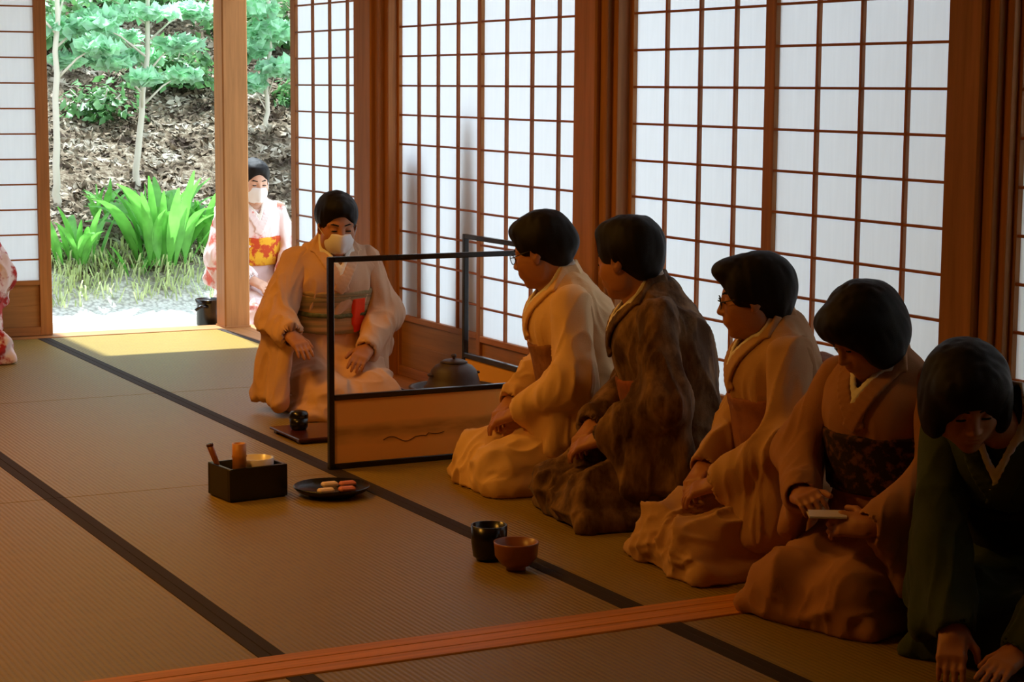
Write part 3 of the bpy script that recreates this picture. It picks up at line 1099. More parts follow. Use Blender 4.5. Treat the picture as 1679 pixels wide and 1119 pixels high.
# sweets tray
ty = empty('sweets_tray', (5.655, -2.325, 0), 0, 'round black lacquer tray with pink and white sweets', 'tray', sc=0.87)
lathe('tray_foot', [(0.0, 0.0), (0.085, 0.0), (0.085, 0.014), (0, 0.014)], M['lacquer'], ty)
lathe('tray_plate', [(0, 0.014), (0.10, 0.014), (0.125, 0.018), (0.14, 0.034), (0.137, 0.038), (0.122, 0.024), (0, 0.021)], M['lacquer'], ty)
for k, (dx, dy, mm, lab) in enumerate([(-0.055, 0.045, 'sweet_white', 'white sweet nearest the black box'), (-0.060, -0.035, 'sweet_pink', 'pink sweet on the tray front'),
                                       (0.045, -0.01, 'sweet_white', 'white sweet at the back of the tray'), (0.03, -0.075, 'sweet_pink', 'pink sweet towards the low screen')]):
    w = empty('sweet', (5.655 + dx * 0.87, -2.325 + dy * 0.87, 0.0188), 0, lab + ', on the round tray', 'sweet', 'sweets on the round tray', 0.87)
    bm = bmesh.new()
    bm_box(bm, (-0.018, -0.030, 0), (0.018, 0.030, 0.018), 0.006)
    link('sweet_body', to_me(bm, 'sweet_body'), M[mm], w)
    box('sweet_wrapper', (-0.022, -0.034, -0.0006), (0.022, 0.034, 0.0004), M['porcelain'], w, 0)

# tea bowls on the mat
cu = empty('black_cup', (4.675, -2.385, 0), 0, 'tall black tea cup standing on the mat behind the brown bowl', 'cup')
lathe('cup_wall', [(0, 0.0), (0.034, 0.0), (0.036, 0.006), (0.044, 0.012), (0.049, 0.05), (0.050, 0.098), (0.046, 0.098), (0.044, 0.05), (0.038, 0.018), (0, 0.016)], M['lacquer'], cu)
lathe('cup_foot', [(0.026, -0.0), (0.032, 0.0), (0.033, 0.008), (0.026, 0.008)], M['lacquer'], cu, 24)
bo = empty('brown_tea_bowl', (4.54, -2.398, 0), 0, 'reddish brown tea bowl on the mat in front of the black cup', 'bowl')
lathe('bowl_wall', [(0, 0.010), (0.026, 0.010), (0.040, 0.016), (0.057, 0.040), (0.060, 0.072), (0.061, 0.078), (0.057, 0.078), (0.053, 0.045), (0.038, 0.024), (0, 0.019)], M['clay'], bo)
lathe('bowl_foot', [(0.018, 0.0), (0.026, 0.0), (0.027, 0.012), (0.018, 0.012)], M['clay'], bo, 24)
# dark vessel on the veranda beside the pillar
vs = empty('black_basin', (10.16, -3.465, -0.035), 0, 'black basin on the veranda at the pillar foot', 'basin')
lathe('basin_wall', [(0, 0.0), (0.06, 0.0), (0.07, 0.03), (0.07, 0.14), (0.078, 0.165), (0.072, 0.167), (0.062, 0.14), (0.06, 0.03), (0, 0.02)], M['lacquer'], vs)
tube('basin_handle', [(-0.06, 0.03, 0.13), (-0.075, 0.075, 0.135), (-0.075, 0.105, 0.115)], 0.008, M['lacquer'], vs, 8)
# unseen planks added outside, shaped to cast shadows on the second screen
for k, (x, wb_, wt, hh, lab) in enumerate(((7.80, 0.11, 0.09, 1.00, 'plank added outside near the far post to cast a shadow on the paper'), (7.27, 0.17, 0.03, 1.20, 'tapering plank added outside behind the kettle to cast a shadow on the paper'))):
    w = empty('shadow_plank', (x, WY - 0.085, -0.035), 0, lab, 'plank', 'planks added outside to shade the paper')
    bm = bmesh.new()
    bm_box(bm, (-wb_, -0.03, 0), (wb_, 0.0, hh), 0.004)
    for q in bm.verts:
        q.co.y += -0.03 * (q.co.z / hh)
        q.co.x *= 1 - (1 - wt / wb_) * (q.co.z / hh)
    link('plank_board', to_me(bm, 'plank_board'), M['wood_z'], w)
    box('plank_cleat', (-wb_ * 0.8, -0.055, 0.20), (wb_ * 0.8, -0.036, 0.26), M['wood_x'], w, 0.002)
# ------------------------------------------------------------------ people
M['skin'] = mat('warm skin', (0.44, 0.185, 0.085), 0.5, 0.3, None, **{'Subsurface Weight': 0.0})
M['skin_pale'] = mat('pale skin', (0.66, 0.38, 0.26), 0.5, 0.3)
M['hair'] = mat('black hair', (0.007, 0.005, 0.004), 0.5, 0.16,
                lambda nt, b, base: bump(nt, b, N(nt, 'ShaderNodeTexNoise', Scale=160.0, Detail=2.0).outputs['Fac'], 0.35, 0.004))
M['eye'] = mat('dark eye', (0.012, 0.006, 0.004), 0.25, 0.5)
M['lip'] = mat('soft lips', (0.36, 0.09, 0.055), 0.45, 0.3)
M['mask'] = mat('white cloth mask', (0.82, 0.80, 0.78), 0.85, 0.05)
M['han_eri'] = mat('white under collar', (0.84, 0.78, 0.70), 0.8, 0.1)
M['metal'] = mat('dark spectacle wire', (0.02, 0.02, 0.025), 0.35, 0.5)
M['lens'] = mat('spectacle lens', (0.9, 0.9, 0.9), 0.05, 0.4, None, **{'Alpha': 0.25})


def cloth(name, base, other=None, scale=9.0, amount=(0.5, 0.6), rough=0.8, stretch=(1, 1, 1), weave=0.25, kind='noise'):
    def f(nt, b, c0):
        v = coords(nt, stretch)
        if kind == 'voronoi':
            no = N(nt, 'ShaderNodeTexVoronoi', Scale=scale)
            o = no.outputs['Distance']
        else:
            no = N(nt, 'ShaderNodeTexNoise', Scale=scale, Detail=4.0, Roughness=0.6)
            o = no.outputs['Fac']
        nt.links.new(v, no.inputs['Vector'])
        c = ramp(nt, o, [(amount[0], c0), (amount[1], other if other else mul(c0, 0.9))])
        nt.links.new(c, b.inputs['Base Color'])
        w = N(nt, 'ShaderNodeTexNoise', Scale=320.0, Detail=1.0)
        t = coords(nt, (1, 1, 1))
        nt.links.new(t, w.inputs['Vector'])
        bump(nt, b, w.outputs['Fac'], weave, 0.002)
        b.inputs['Sheen Weight'].default_value = 0.08
    return mat(name, base, rough, 0.12, f)


def hand(Fd, Wp, d, nrm, thumb, curl=0.5, k=0.010, sc=1.0):
    """Wp wrist, d pointing direction, nrm back-of-hand normal, thumb = lateral unit side sign"""
    u = np.array(d, float)
    u /= np.linalg.norm(u)
    nr = np.array(nrm, float)
    nr -= u * (nr @ u)
    nr /= np.linalg.norm(nr)
    v = np.cross(nr, u) * thumb
    Wp = np.array(Wp, float)
    R = np.stack([u, v, nr], 1)
    Fd.rbox(Wp + u * 0.045 * sc, np.array([0.046, 0.037, 0.0125]) * sc, 0.011 * sc, R, k=0.015)
    Fd.cap(Wp - u * 0.02, Wp + u * 0.03 * sc, 0.023 * sc, 0.022 * sc, k=0.02, sc=(1, 1, 1))
    for i, (off, L, a0) in enumerate(((0.029, 0.064, 0), (0.0098, 0.072, 0.04), (-0.0098, 0.067, 0.08), (-0.028, 0.053, 0.14))):
        p = Wp + (u * 0.084 + v * off) * sc
        ang = curl * 0.55 + a0
        lat = off * 1.2
        r = 0.0085 if i < 3 else 0.0075
        for j, fl in enumerate((0.45, 0.32, 0.23)):
            dd = u * math.cos(ang) - nr * math.sin(ang) + v * lat
            q = p + dd * L * fl * sc
            Fd.cap(p, q, r * sc * (1 - 0.08 * j), r * sc * (1 - 0.08 * (j + 1)), k=0.004 if j else k)
            p = q
            ang += curl * (0.75 if j == 0 else 0.55)
    p = Wp + (u * 0.022 + v * 0.030 - nr * 0.004) * sc
    dd = u * 0.72 + v * 0.62 - nr * 0.30
    dd /= np.linalg.norm(dd)
    q = p + dd * 0.040 * sc
    Fd.cap(p, q, 0.0125 * sc, 0.010 * sc, k=0.012)
    d2 = u * 0.93 + v * 0.2 - nr * 0.30
    d2 /= np.linalg.norm(d2)
    Fd.cap(q, q + d2 * 0.030 * sc, 0.0098 * sc, 0.0082 * sc, k=0.004)


def head_parts(Fd, Hc, R, grow=0.0, ears=True):
    def w(p): return Hc + R @ np.array(p, float)
    e = lambda c, r, k=0.02, sub=False: Fd.ell(w(c), np.array(r) + grow, R, k, sub)
    e((-0.012, 0, 0.034), (0.096, 0.076, 0.084), 0.02)
    e((0.030, 0, -0.030), (0.064, 0.060, 0.082), 0.03)
    e((0.052, 0, -0.072), (0.036, 0.040, 0.036), 0.025)
    e((0.072, 0, -0.101), (0.018, 0.020, 0.015), 0.02)
    for s in (-1, 1):
        e((0.060, s * 0.038, -0.030), (0.024, 0.024, 0.026), 0.025)
        e((0.015, s * 0.056, -0.062), (0.032, 0.012, 0.034), 0.03)
        Fd.cap(w((0.082, s * 0.012, 0.024)), w((0.066, s * 0.050, 0.020)), 0.008 + grow, 0.007 + grow, k=0.014)
        Fd.ell(w((0.099, s * 0.031, 0.002)), np.array((0.018, 0.019, 0.012)), R, 0.012, True)
        e((0.077, s * 0.031, 0.001), (0.013, 0.016, 0.011), 0.006)
    Fd.cap(w((0.088, 0, 0.010)), w((0.105, 0, -0.026)), 0.0075 + grow, 0.0105 + grow, k=0.014)
    e((0.107, 0, -0.031), (0.010, 0.011, 0.009), 0.008)
    for s in (-1, 1):
        e((0.097, s * 0.012, -0.034), (0.010, 0.008, 0.007), 0.007)
    e((0.086, 0, -0.060), (0.014, 0.027, 0.016), 0.018)
    e((0.096, 0, -0.0545), (0.0065, 0.019, 0.0048), 0.006)
    e((0.095, 0, -0.0665), (0.0070, 0.016, 0.0055), 0.006)
    if ears and grow == 0:
        for s in (-1, 1):
            Re = R @ rotm(s * 0.35, -0.15, 0)
            Fd.ell(w((-0.004, s * 0.079, -0.004)), (0.020, 0.0075, 0.032), Re, 0.008)
            Fd.ell(w((0.002, s * 0.087, 0.000)), (0.010, 0.005, 0.019), Re, 0.005, True)
            Fd.ell(w((0.004, s * 0.076, -0.030)), (0.009, 0.006, 0.011), Re, 0.006)


HAIR = {
    # cap centre/radii, extra lumps, cuts
    'updo': dict(cap=((-0.020, 0, 0.046), (0.112, 0.094, 0.099)), add=[((-0.062, 0, -0.018), (0.052, 0.062, 0.060)), ((-0.100, 0, 0.012), (0.042, 0.050, 0.045)), ((0.045, 0, 0.092), (0.048, 0.06, 0.032))],
                 cut=[((0.116, 0, -0.040), (0.078, 0.092, 0.112)), ((0.030, 0.09, -0.050), (0.040, 0.034, 0.054)), ((0.030, -0.09, -0.050), (0.040, 0.034, 0.054)), ((-0.0, 0, -0.12), (0.12, 0.12, 0.055))]),
    'short': dict(cap=((-0.016, 0, 0.044), (0.112, 0.091, 0.098)), add=[((-0.058, 0, -0.012), (0.060, 0.072, 0.070)), ((0.03, 0, 0.098), (0.06, 0.066, 0.036)), ((-0.05, 0, 0.04), (0.075, 0.088, 0.08))],
                  cut=[((0.120, 0, -0.040), (0.074, 0.094, 0.104)), ((0.026, 0.094, -0.052), (0.034, 0.036, 0.050)), ((0.026, -0.094, -0.052), (0.034, 0.036, 0.050)), ((0.0, 0, -0.125), (0.12, 0.12, 0.05))]),
    'fringe': dict(cap=((-0.018, 0, 0.040), (0.112, 0.092, 0.098)), add=[((-0.060, 0, -0.026), (0.056, 0.072, 0.076)), ((0.050, 0, 0.092), (0.050, 0.062, 0.034)), ((0.078, 0, 0.096), (0.032, 0.045, 0.016)), ((-0.05, 0, 0.03), (0.078, 0.090, 0.085)), ((0.020, 0.066, 0.035), (0.045, 0.026, 0.05)), ((0.020, -0.066, 0.035), (0.045, 0.026, 0.05))],
                   cut=[((0.124, 0, -0.034), (0.066, 0.092, 0.100)), ((0.034, 0.096, -0.062), (0.036, 0.036, 0.050)), ((0.034, -0.096, -0.062), (0.036, 0.036, 0.050)), ((0.0, 0, -0.135), (0.12, 0.12, 0.05))]),
    'bob': dict(cap=((-0.012, 0, 0.040), (0.122, 0.108, 0.106)), add=[((-0.050, 0, -0.020), (0.075, 0.095, 0.085)), ((0.0, 0.078, -0.03), (0.072, 0.036, 0.075)), ((0.0, -0.078, -0.03), (0.072, 0.036, 0.075)), ((0.062, 0, 0.075), (0.052, 0.085, 0.045))],
                cut=[((0.130, 0, -0.052), (0.080, 0.068, 0.098)), ((0.03, 0, -0.14), (0.16, 0.16, 0.045))]),
}


def ribbon(Fd, pts, w, r, k=0.004):
    """strip through (inner edge point, outer edge point) pairs"""
    for (a, b), (c, d) in zip(pts[:-1], pts[1:]):
        Fd.quad(a, b, d, c, r, k)


def person(label, pos, az, sc=0.94, lean=0.18, side=0.0, twist=0.0, head=(0, 0.2, 0), arms=None, hair='short', robe=None, obi=None, cord=None,
           skin='skin', mask=False, glasses=False, knot=None, fukusa=None, group=None, fine=0.0045, coarse=0.007, seed=1, z=0.0,
           lap_w=1.0, kfold=0.85, name='person', hc=None, collar=None, neck_fwd=0.02, lapf=1.0, obi_at=(0.200, 0.086), sash=None, full_back=False):
    t = empty(name, (pos[0], pos[1], z), math.radians(az), label, 'person', group, sc)
    arms = arms or {}
    Rl = rotm(twist, lean, side)
    P0 = np.array([-0.01, 0, 0.24])

    def T(x, y, zz): return P0 + Rl @ (np.array([x, y, zz], float) - np.array([0, 0, 0.24]))
    Nb = T(neck_fwd, 0, 0.715)
    Rh = rotm(head[0], head[1], head[2])
    Rn = rotm(head[0] * 0.3, lean * 0.7 + head[1] * 0.4, head[2] * 0.5)
    Hc = Nb + Rn @ np.array([0.012, 0, 0.125])
    if hc is not None: Hc = Hc + np.array(hc)
    ARM = {}
    for s, nm in ((1, 'L'), (-1, 'R')):
        a = dict(E=(0.075, s * 0.245, 0.405), W=(0.255, s * 0.095, 0.275), d=(0.72, -s * 0.60, -0.36), n=(0.38, 0.12 * s, 0.92), curl=0.55, drop=None)
        a.update(arms.get(nm, {}))
        a['S'] = T(-0.008, s * 0.158, 0.640)
        ARM[nm] = {k: (np.array(v, float) if isinstance(v, tuple) else v) for k, v in a.items()}
    # ---- body: one continuous mesh
    far = [Hc + 0.17, Hc - 0.17] + [a['W'] + np.array(a['d']) * 0.2 for a in ARM.values()]
    lo = np.minimum.reduce([np.array([-0.30, -0.34, -0.01])] + [f - 0.05 for f in far])
    hi = np.maximum.reduce([np.array([0.52, 0.34, 0.8])] + [f + 0.05 for f in far])
    lo[2] = max(lo[2], -0.02)
    B = Field(lo, hi, fine)
    B.cap(T(0, 0, 0.26), T(0, 0, 0.40), 0.098, 0.088, k=0.05, sc=(1, 0.72, 1))
    B.cap(T(0, 0, 0.40), T(0.0, 0, 0.60), 0.088, 0.100, k=0.05, sc=(1, 0.72, 1))
    B.cap(T(-0.01, -0.11, 0.640), T(-0.01, 0.11, 0.640), 0.046, k=0.06)
    B.cap(T(-0.005, 0, 0.66), Nb, 0.062, 0.050, k=0.05)
    B.cap(Nb - (Hc - Nb) * 0.2, Hc + Rh @ np.array([-0.028, 0, -0.05]), 0.050, 0.046, k=0.03)
    for s in (-1, 1):
        B.cap((0, s * 0.085, 0.185), (0.36 * lapf, s * 0.10, 0.095), 0.080, 0.055, k=0.04)
        B.cap((0.36 * lapf, s * 0.10, 0.070), (-0.10, s * 0.055, 0.050), 0.050, 0.036, k=0.03)
        B.cap((-0.10, s * 0.055, 0.045), (-0.22, s * 0.04, 0.035), 0.032, 0.026, k=0.03)
    for nm, s in (('L', 1), ('R', -1)):
        a = ARM[nm]
        B.cap(a['S'], a['E'], 0.043, 0.036, k=0.03)
        B.cap(a['E'], a['W'], 0.037, 0.0245, k=0.02)
        hand(B, a['W'], a['d'], a['n'], -s if 'th' not in a else a['th'], a['curl'])
    head_parts(B, Hc, Rh)
    V, Q = B.mesh()
    from_np('body', V, Q, M[skin], t)
    w = lambda p: Hc + Rh @ np.array(p, float)
    # ---- face details
    for s in (-1, 1):
        ey = Field(w((0.086, s * 0.031, 0.0)) - 0.03, w((0.086, s * 0.031, 0.0)) + 0.03, 0.0022)
        ey.ell(w((0.0875, s * 0.031, -0.001)), (0.0050, 0.0135, 0.0038), Rh, 0.0)
        V, Q = ey.mesh()
        from_np('eye', V, Q, M['eye'], t)
        ey = Field(w((0.086, s * 0.031, 0.022)) - 0.04, w((0.086, s * 0.031, 0.022)) + 0.04, 0.0025)
        ey.cap(w((0.0905, s * 0.014, 0.024)), w((0.083, s * 0.036, 0.028)), 0.0035, 0.0035, 0).cap(w((0.083, s * 0.036, 0.028)), w((0.070, s * 0.050, 0.022)), 0.0035, 0.002, 0.002)
        V, Q = ey.mesh()
        from_np('eyebrow', V, Q, M['hair'], t)
    if not mask:
        ey = Field(w((0.098, 0, -0.06)) - 0.035, w((0.098, 0, -0.06)) + 0.035, 0.0025)
        ey.ell(w((0.0985, 0, -0.0555)), (0.0058, 0.0185, 0.0040), Rh, 0.003).ell(w((0.0975, 0, -0.0655)), (0.0062, 0.0155, 0.0048), Rh, 0.002)
        V, Q = ey.mesh()
        from_np('lips', V, Q, M['lip'], t)
    else:
        mk = Field(Hc - 0.16, Hc + 0.16, 0.004)
        mk.ell(w((0.030, 0, -0.048)), (0.084, 0.0685, 0.078), Rh, 0)
        mk.cap(w((0.104, 0, -0.016)), w((0.1085, 0, -0.085)), 0.006, 0.004, 0.03)
        cut = Field(Hc - 0.16, Hc + 0.16, 0.004)
        cut.rbox(w((0.085, 0, -0.062)), (0.070, 0.075, 0.049), 0.018, Rh, 0)
        mk.F = np.maximum(mk.F, cut.F)
        V, Q = mk.mesh()
        from_np('face_mask', V, Q, M['mask'], t)
        for s in (-1, 1):
            tube('mask_loop', [w((0.060, s * 0.066, -0.03)), w((0.03, s * 0.078, -0.015)), w((0.0, s * 0.088, 0.0))], 0.0016, M['mask'], t, 5)
    if glasses:
        g = empty('glasses', (0, 0, 0))
        g.parent = t
        for s in (-1, 1):
            c = [(0.104 - 0.010 * abs(math.cos(a)) * 0.4, s * 0.033 + 0.023 * math.cos(a), -0.001 + 0.017 * math.sin(a)) for a in np.linspace(0, 2 * PI, 20, endpoint=False)]
            tube('rim', [w(q) for q in c], 0.0016, M['metal'], g, 6, True)
            V = [w((0.1025, s * 0.033, -0.001))] + [w(q) for q in c]
            me = bpy.data.meshes.new('lens')
            me.from_pydata([tuple(v) for v in V], [], [(0, 1 + i, 1 + (i + 1) % 20) for i in range(20)])
            link('lens', me, M['lens'], g)
            tube('temple', [w((0.099, s * 0.056, 0.004)), w((0.05, s * 0.079, 0.008)), w((0.0, s * 0.084, 0.012))], 0.0016, M['metal'], g, 6)
        tube('bridge', [w((0.104, -0.010, 0.003)), w((0.1085, 0, 0.006)), w((0.104, 0.010, 0.003))], 0.0016, M['metal'], g, 6)
    # ---- hair
    h = HAIR[hair]
    Hf = Field(Hc - 0.20, Hc + 0.20, 0.005)
    Hf.ell(w(h['cap'][0]), h['cap'][1], Rh, 0)
    for c, r in h['add']:
        Hf.ell(w(c), r, Rh, 0.03)
    for c, r in h['cut']:
        Hf.ell(w(c), r, Rh, 0.014, True)
    V, Q = Hf.mesh()
    Nn = Hf.grad_at(V)
    Vl = (V - Hc) @ Rh
    V = V + Nn * (0.0055 * (vnoise(np.stack([Vl[:, 0] * 22 + 40, Vl[:, 1] * 22 + 40, Vl[:, 2] * 9 + 40], 1), seed) - 0.5) + 0.004 * (vnoise(Vl * np.array([60, 60, 16]) + 80, seed + 5) - 0.5))[:, None]
    from_np('hair', V, Q, M['hair'], t)
    # ---- kimono: torso field, then obi, then lap
    ext = [a['W'] for a in ARM.values()] + [a['E'] for a in ARM.values()] + [np.array(d, float) for a in ARM.values() if a['drop'] is not None for d in a['drop']]
    lo = np.minimum.reduce([np.array([-0.36, -0.36, -0.012])] + [e - 0.12 for e in ext] + [Nb - 0.16])
    hi = np.maximum.reduce([np.array([0.58, 0.36, 0.85])] + [e + 0.12 for e in ext] + [Nb + 0.16])
    lo[2] = -0.012
    K = Field(lo, hi, coarse)
    K.cap(T(0, 0, 0.26), T(0, 0, 0.52), 0.128, 0.120, k=0.04, sc=(1, 0.76, 1))
    K.cap(T(0.0, 0, 0.50), T(0.0, 0, 0.61), 0.122, 0.108, k=0.05, sc=(1, 0.72, 1))
    K.ell(T(0.035, 0, 0.585), (0.105, 0.15, 0.11), Rl, k=0.05)
    for s in (-1, 1):
        K.cap(T(-0.018, s * 0.02, 0.690), T(-0.012, s * 0.150, 0.635), 0.062, 0.062, k=0.05)
    K.cap(T(-0.045, 0, 0.55), T(-0.03, 0, 0.70), 0.095, 0.062, k=0.05, sc=(1, 0.75, 1))
    if full_back:
        K.cap(T(-0.055, 0, 0.30), T(-0.055, 0, 0.57), 0.105, 0.100, k=0.06, sc=(1, 0.70, 1))
    Tor = K.copy()
    # neck opening
    K.tri(T(0.06, -0.05, 0.78), T(0.06, 0.05, 0.78), T(0.125, 0, 0.625), 0.016, 0.010, True)
    K.cap(T(0.02, 0, 0.70), Nb + (Hc - Nb) * 0.6, 0.056, 0.060, k=0.012, sub=True)
    upv = Rl @ np.array([0, 0, 1.0])
    g = [K.ax[0][:, None, None], K.ax[1][None, :, None], K.ax[2][None, None, :]]
    tt = (g[0] - P0[0]) * upv[0] + (g[1] - P0[1]) * upv[1] + (g[2] - P0[2]) * upv[2]

    Ob = Field(lo, hi, coarse)
    Ob.cap(T(0.0, 0, 0.22), T(0.004, 0, 0.62), 0.131, 0.128, k=0, sc=(1, 0.76, 1))
    Ob.F = np.minimum(Ob.F, np.maximum(Tor.F + 0.004, 0 * Tor.F - 1))

    def band(off, tc, hw, nm, m, par=None, amp=0.0):
        Fo = Tor.copy()
        fx = (g[0] - P0[0]) * Rl[0, 0] + (g[1] - P0[1]) * Rl[1, 0] + (g[2] - P0[2]) * Rl[2, 0]
        Fo.F = np.maximum(np.maximum(Ob.F - off, -fx - (0.01 if full_back else 9.0)), np.abs(tt - tc) - hw).astype(np.float32)
        V, Q = Fo.mesh()
        if amp:
            V = folds(V, Fo.grad_at(V), amp, 9, (0, 1, 0.1), seed + 9, 0.12)
        return from_np(nm, V, Q, m, par or t)
    ob = band(0.012, obi_at[0], obi_at[1], 'obi', obi, None, 0.004)
    if cord: band(0.019, obi_at[0], 0.010, 'obi_cord', cord, ob)
    if sash: band(0.012, obi_at[0] + obi_at[1] + 0.008, 0.012, 'obi_sash', sash, ob, 0.003)
    if knot:
        kf = Field(T(-0.30, -0.22, 0.25), T(-0.02, 0.22, 0.72), coarse) if lean < 0.5 else Field(T(-0.25, 0, 0.45) - 0.3, T(-0.25, 0, 0.45) + 0.3, coarse)
        kf.rbox(T(-0.165, 0, 0.475), (0.045, 0.145, 0.125), 0.035, Rl, 0)
        kf.rbox(T(-0.150, 0, 0.37), (0.04, 0.14, 0.05), 0.03, Rl, 0.02)
        V, Q = kf.mesh()
        V = folds(V, kf.grad_at(V), 0.005, 8, (0, 1, 0), seed + 3)
        from_np('obi_knot', V, Q, knot, t)
    if fukusa:
        ff = Field(T(0.11, 0.085, 0.45) - 0.13, T(0.11, 0.085, 0.45) + 0.13, 0.004)
        ff.rbox(T(0.122, 0.088, 0.455), (0.012, 0.036, 0.060), 0.008, Rl @ rotm(0.52), 0)
        ff.rbox(T(0.120, 0.092, 0.385), (0.010, 0.030, 0.022), 0.008, Rl @ rotm(0.52, 0.1, 0.2), 0.01)
        V, Q = ff.mesh()
        from_np('fukusa_cloth', V, Q, fukusa[-1], t)
    # lap, shins and hem
    Rlap = rotm(0, 0.16, 0)
    for s in (-1, 1):
        K.cap((-0.02, s * 0.09, 0.175), (0.38 * lapf, s * 0.110 * lap_w, 0.088), 0.118, 0.080, k=0.07)
        K.cap((0.38 * lapf, s * 0.118 * lap_w, 0.070), (-0.10, s * 0.08, 0.060), 0.078, 0.068, k=0.05)
    K.rbox((0.16 * lapf, 0, 0.080), (0.28 * lapf, 0.15 * lap_w, 0.080), 0.06, Rlap, 0.06)
    K.rbox((0.14 * lapf, 0, 0.020), (0.32 * lapf, 0.235 * lap_w, 0.030), 0.028, None, 0.05)
    K.ell((-0.06, 0, 0.185), (0.185, 0.195, 0.165), None, 0.06)
    K.rbox((-0.20, 0, 0.05), (0.12, 0.13, 0.055), 0.05, None, 0.05)
    g2 = K.ax[2][None, None, :]
    K.F = np.maximum(K.F, 0.001 - g2)
    V, Q = K.mesh()
    Nn = K.grad_at(V)
    tv = (V - P0) @ upv
    lapm = np.clip((0.34 - V[:, 2]) / 0.12, 0, 1)[:, None] * np.clip((0.15 - tv) / 0.1, 0, 1)[:, None]
    Va = folds(V, Nn, 0.034 * kfold, 9.5, (1, 0.25, 0.35), seed + 20, 0.16)
    Vb = folds(V, Nn, 0.020 * kfold, 13, (0.25, 0.15, 1), seed + 21, 0.14)
    V2 = Va * lapm + Vb * (1 - lapm)
    nk = np.clip((np.linalg.norm(V - T(0.05, 0, 0.66), axis=1) - 0.10) / 0.08, 0.12, 1)[:, None]
    V2 = V + (V2 - V) * nk
    V2[:, 2] = np.maximum(V2[:, 2], 0.0015)
    kr = from_np('kimono', V2, Q, robe, t)
    # overlapping front panel edge on the skirt
    # collars
    ptsF = lambda y, zz, off: None

    def samp(q):
        f = (q - Tor.lo) / Tor.h
        i = np.clip(np.floor(f).astype(int), 0, Tor.n - 2)
        f = f - i
        c = Tor.F[i[0]:i[0] + 2, i[1]:i[1] + 2, i[2]:i[2] + 2]
        c = c[0] * (1 - f[0]) + c[1] * f[0]
        c = c[0] * (1 - f[1]) + c[1] * f[1]
        return c[0] * (1 - f[2]) + c[1] * f[2]

    def surf(y, zz, off):
        p = T(0.0, y, zz)
        d = Rl @ np.array([1.0, 0, 0])
        x = 0.20
        while x > 0.0 and samp(p + d * x) > 0:
            x -= 0.004
        a_, b_ = x, x + 0.004
        for _ in range(8):
            m_ = (a_ + b_) / 2
            if samp(p + d * m_) > 0: b_ = m_
            else: a_ = m_
        return p + d * (a_ + off)
    cm = collar or robe
    for (wd_, inset, rr, m, nm, off) in ((0.042, 0.0, 0.0055, cm, 'collar', 0.006), (0.013, -0.011, 0.0045, M['han_eri'], 'under_collar', 0.0035)):
        cf = Field(T(0, 0, 0.62) - np.array([0.24, 0.2, 0.26]), T(0, 0, 0.62) + np.array([0.24, 0.2, 0.26]), 0.0045)
        for s in (-1, 1):
            pr = []
            a0 = T(-0.088 - inset, 0, 0.735)
            a1 = T(-0.075, s * 0.050, 0.728)
            a2 = T(-0.025, s * (0.070 + inset * 0.5), 0.735)
            up_ = Rl @ np.array([0.25, 0, 1.0]) * 0.045
            if nm == 'under_collar': up_ = up_ * 1.22
            for q, f in ((a0, 1.0), (a1, 1.0), (a2, 0.85)):
                pr.append((q + up_ * f + (q - T(-0.0, 0, 0.73)) * -0.05, q - up_ * 0.15))
            for k_ in range(13):
                f = k_ / 12
                yy = s * (0.074 + inset) * (1 - f) + (-s * 0.032) * f
                zz = 0.742 - (0.180 if nm == 'collar' else 0.135) * f
                ax_ = 0.018 * (1 - f * 0.4)
                y2, z2 = yy + s * wd_ * 0.82, zz - wd_ * 0.35
                pin = surf(yy, zz, off) if f > 0.25 else a2 * (1 - f / 0.4) + surf(yy, min(zz, 0.70), off) * (f / 0.4) + up_ * 0.55 * (1 - f / 0.4)
                pout = surf(y2, min(z2, 0.71), off + (0.003 if s > 0 else 0.0))
                pr.append((pin, pout))
            ribbon(cf, pr, wd_, rr)
        V, Q = cf.mesh()
        from_np(nm, V, Q, m, t)
    # ---- sleeves
    for nm, s in (('L', 1), ('R', -1)):
        a = ARM[nm]
        Sv, E_, W_ = a['S'], a['E'], a['W']
        ad = (W_ - E_) / np.linalg.norm(W_ - E_)
        dr = a['drop']
        if dr is None:
            dr = (tuple(W_ + np.array([-0.075, s * 0.085, -0.125])), tuple(E_ + np.array([-0.075, s * 0.005, -0.135])))
        d1, d2 = [np.array(x, float) for x in dr]
        pts = np.stack([Sv, E_, W_, d1, d2])
        Sf = Field(pts.min(0) - 0.14, pts.max(0) + 0.14, coarse * 0.9)
        Sf.cap(Sv - (E_ - Sv) * 0.05, E_, 0.063, 0.064, k=0.03)
        Sf.cap(E_, W_ - ad * 0.01, 0.062, 0.048, k=0.05)
        Sf.quad(E_ * 0.6 + Sv * 0.4, W_ - ad * 0.015, d1, d2, 0.022, k=0.045)
        Sf.tri(Sv * 0.5 + E_ * 0.5, E_, d2, 0.026, k=0.05)
        # cuff hollow
        Sf.cap(W_ - ad * 0.055, W_ + ad * 0.12, 0.036, 0.046, k=0.012, sub=True)
        nrm_ = np.cross(d1 - W_, d2 - W_)
        V, Q = Sf.mesh()
        V = folds(V, Sf.grad_at(V), 0.026 * kfold, 13, d2 - Sv + 0.6 * (W_ - E_), seed + 30 + s, 0.15)
        V[:, 2] = np.maximum(V[:, 2], 0.002)
        from_np('sleeve', V, Q, robe, t)
    return t, w, T, ARM


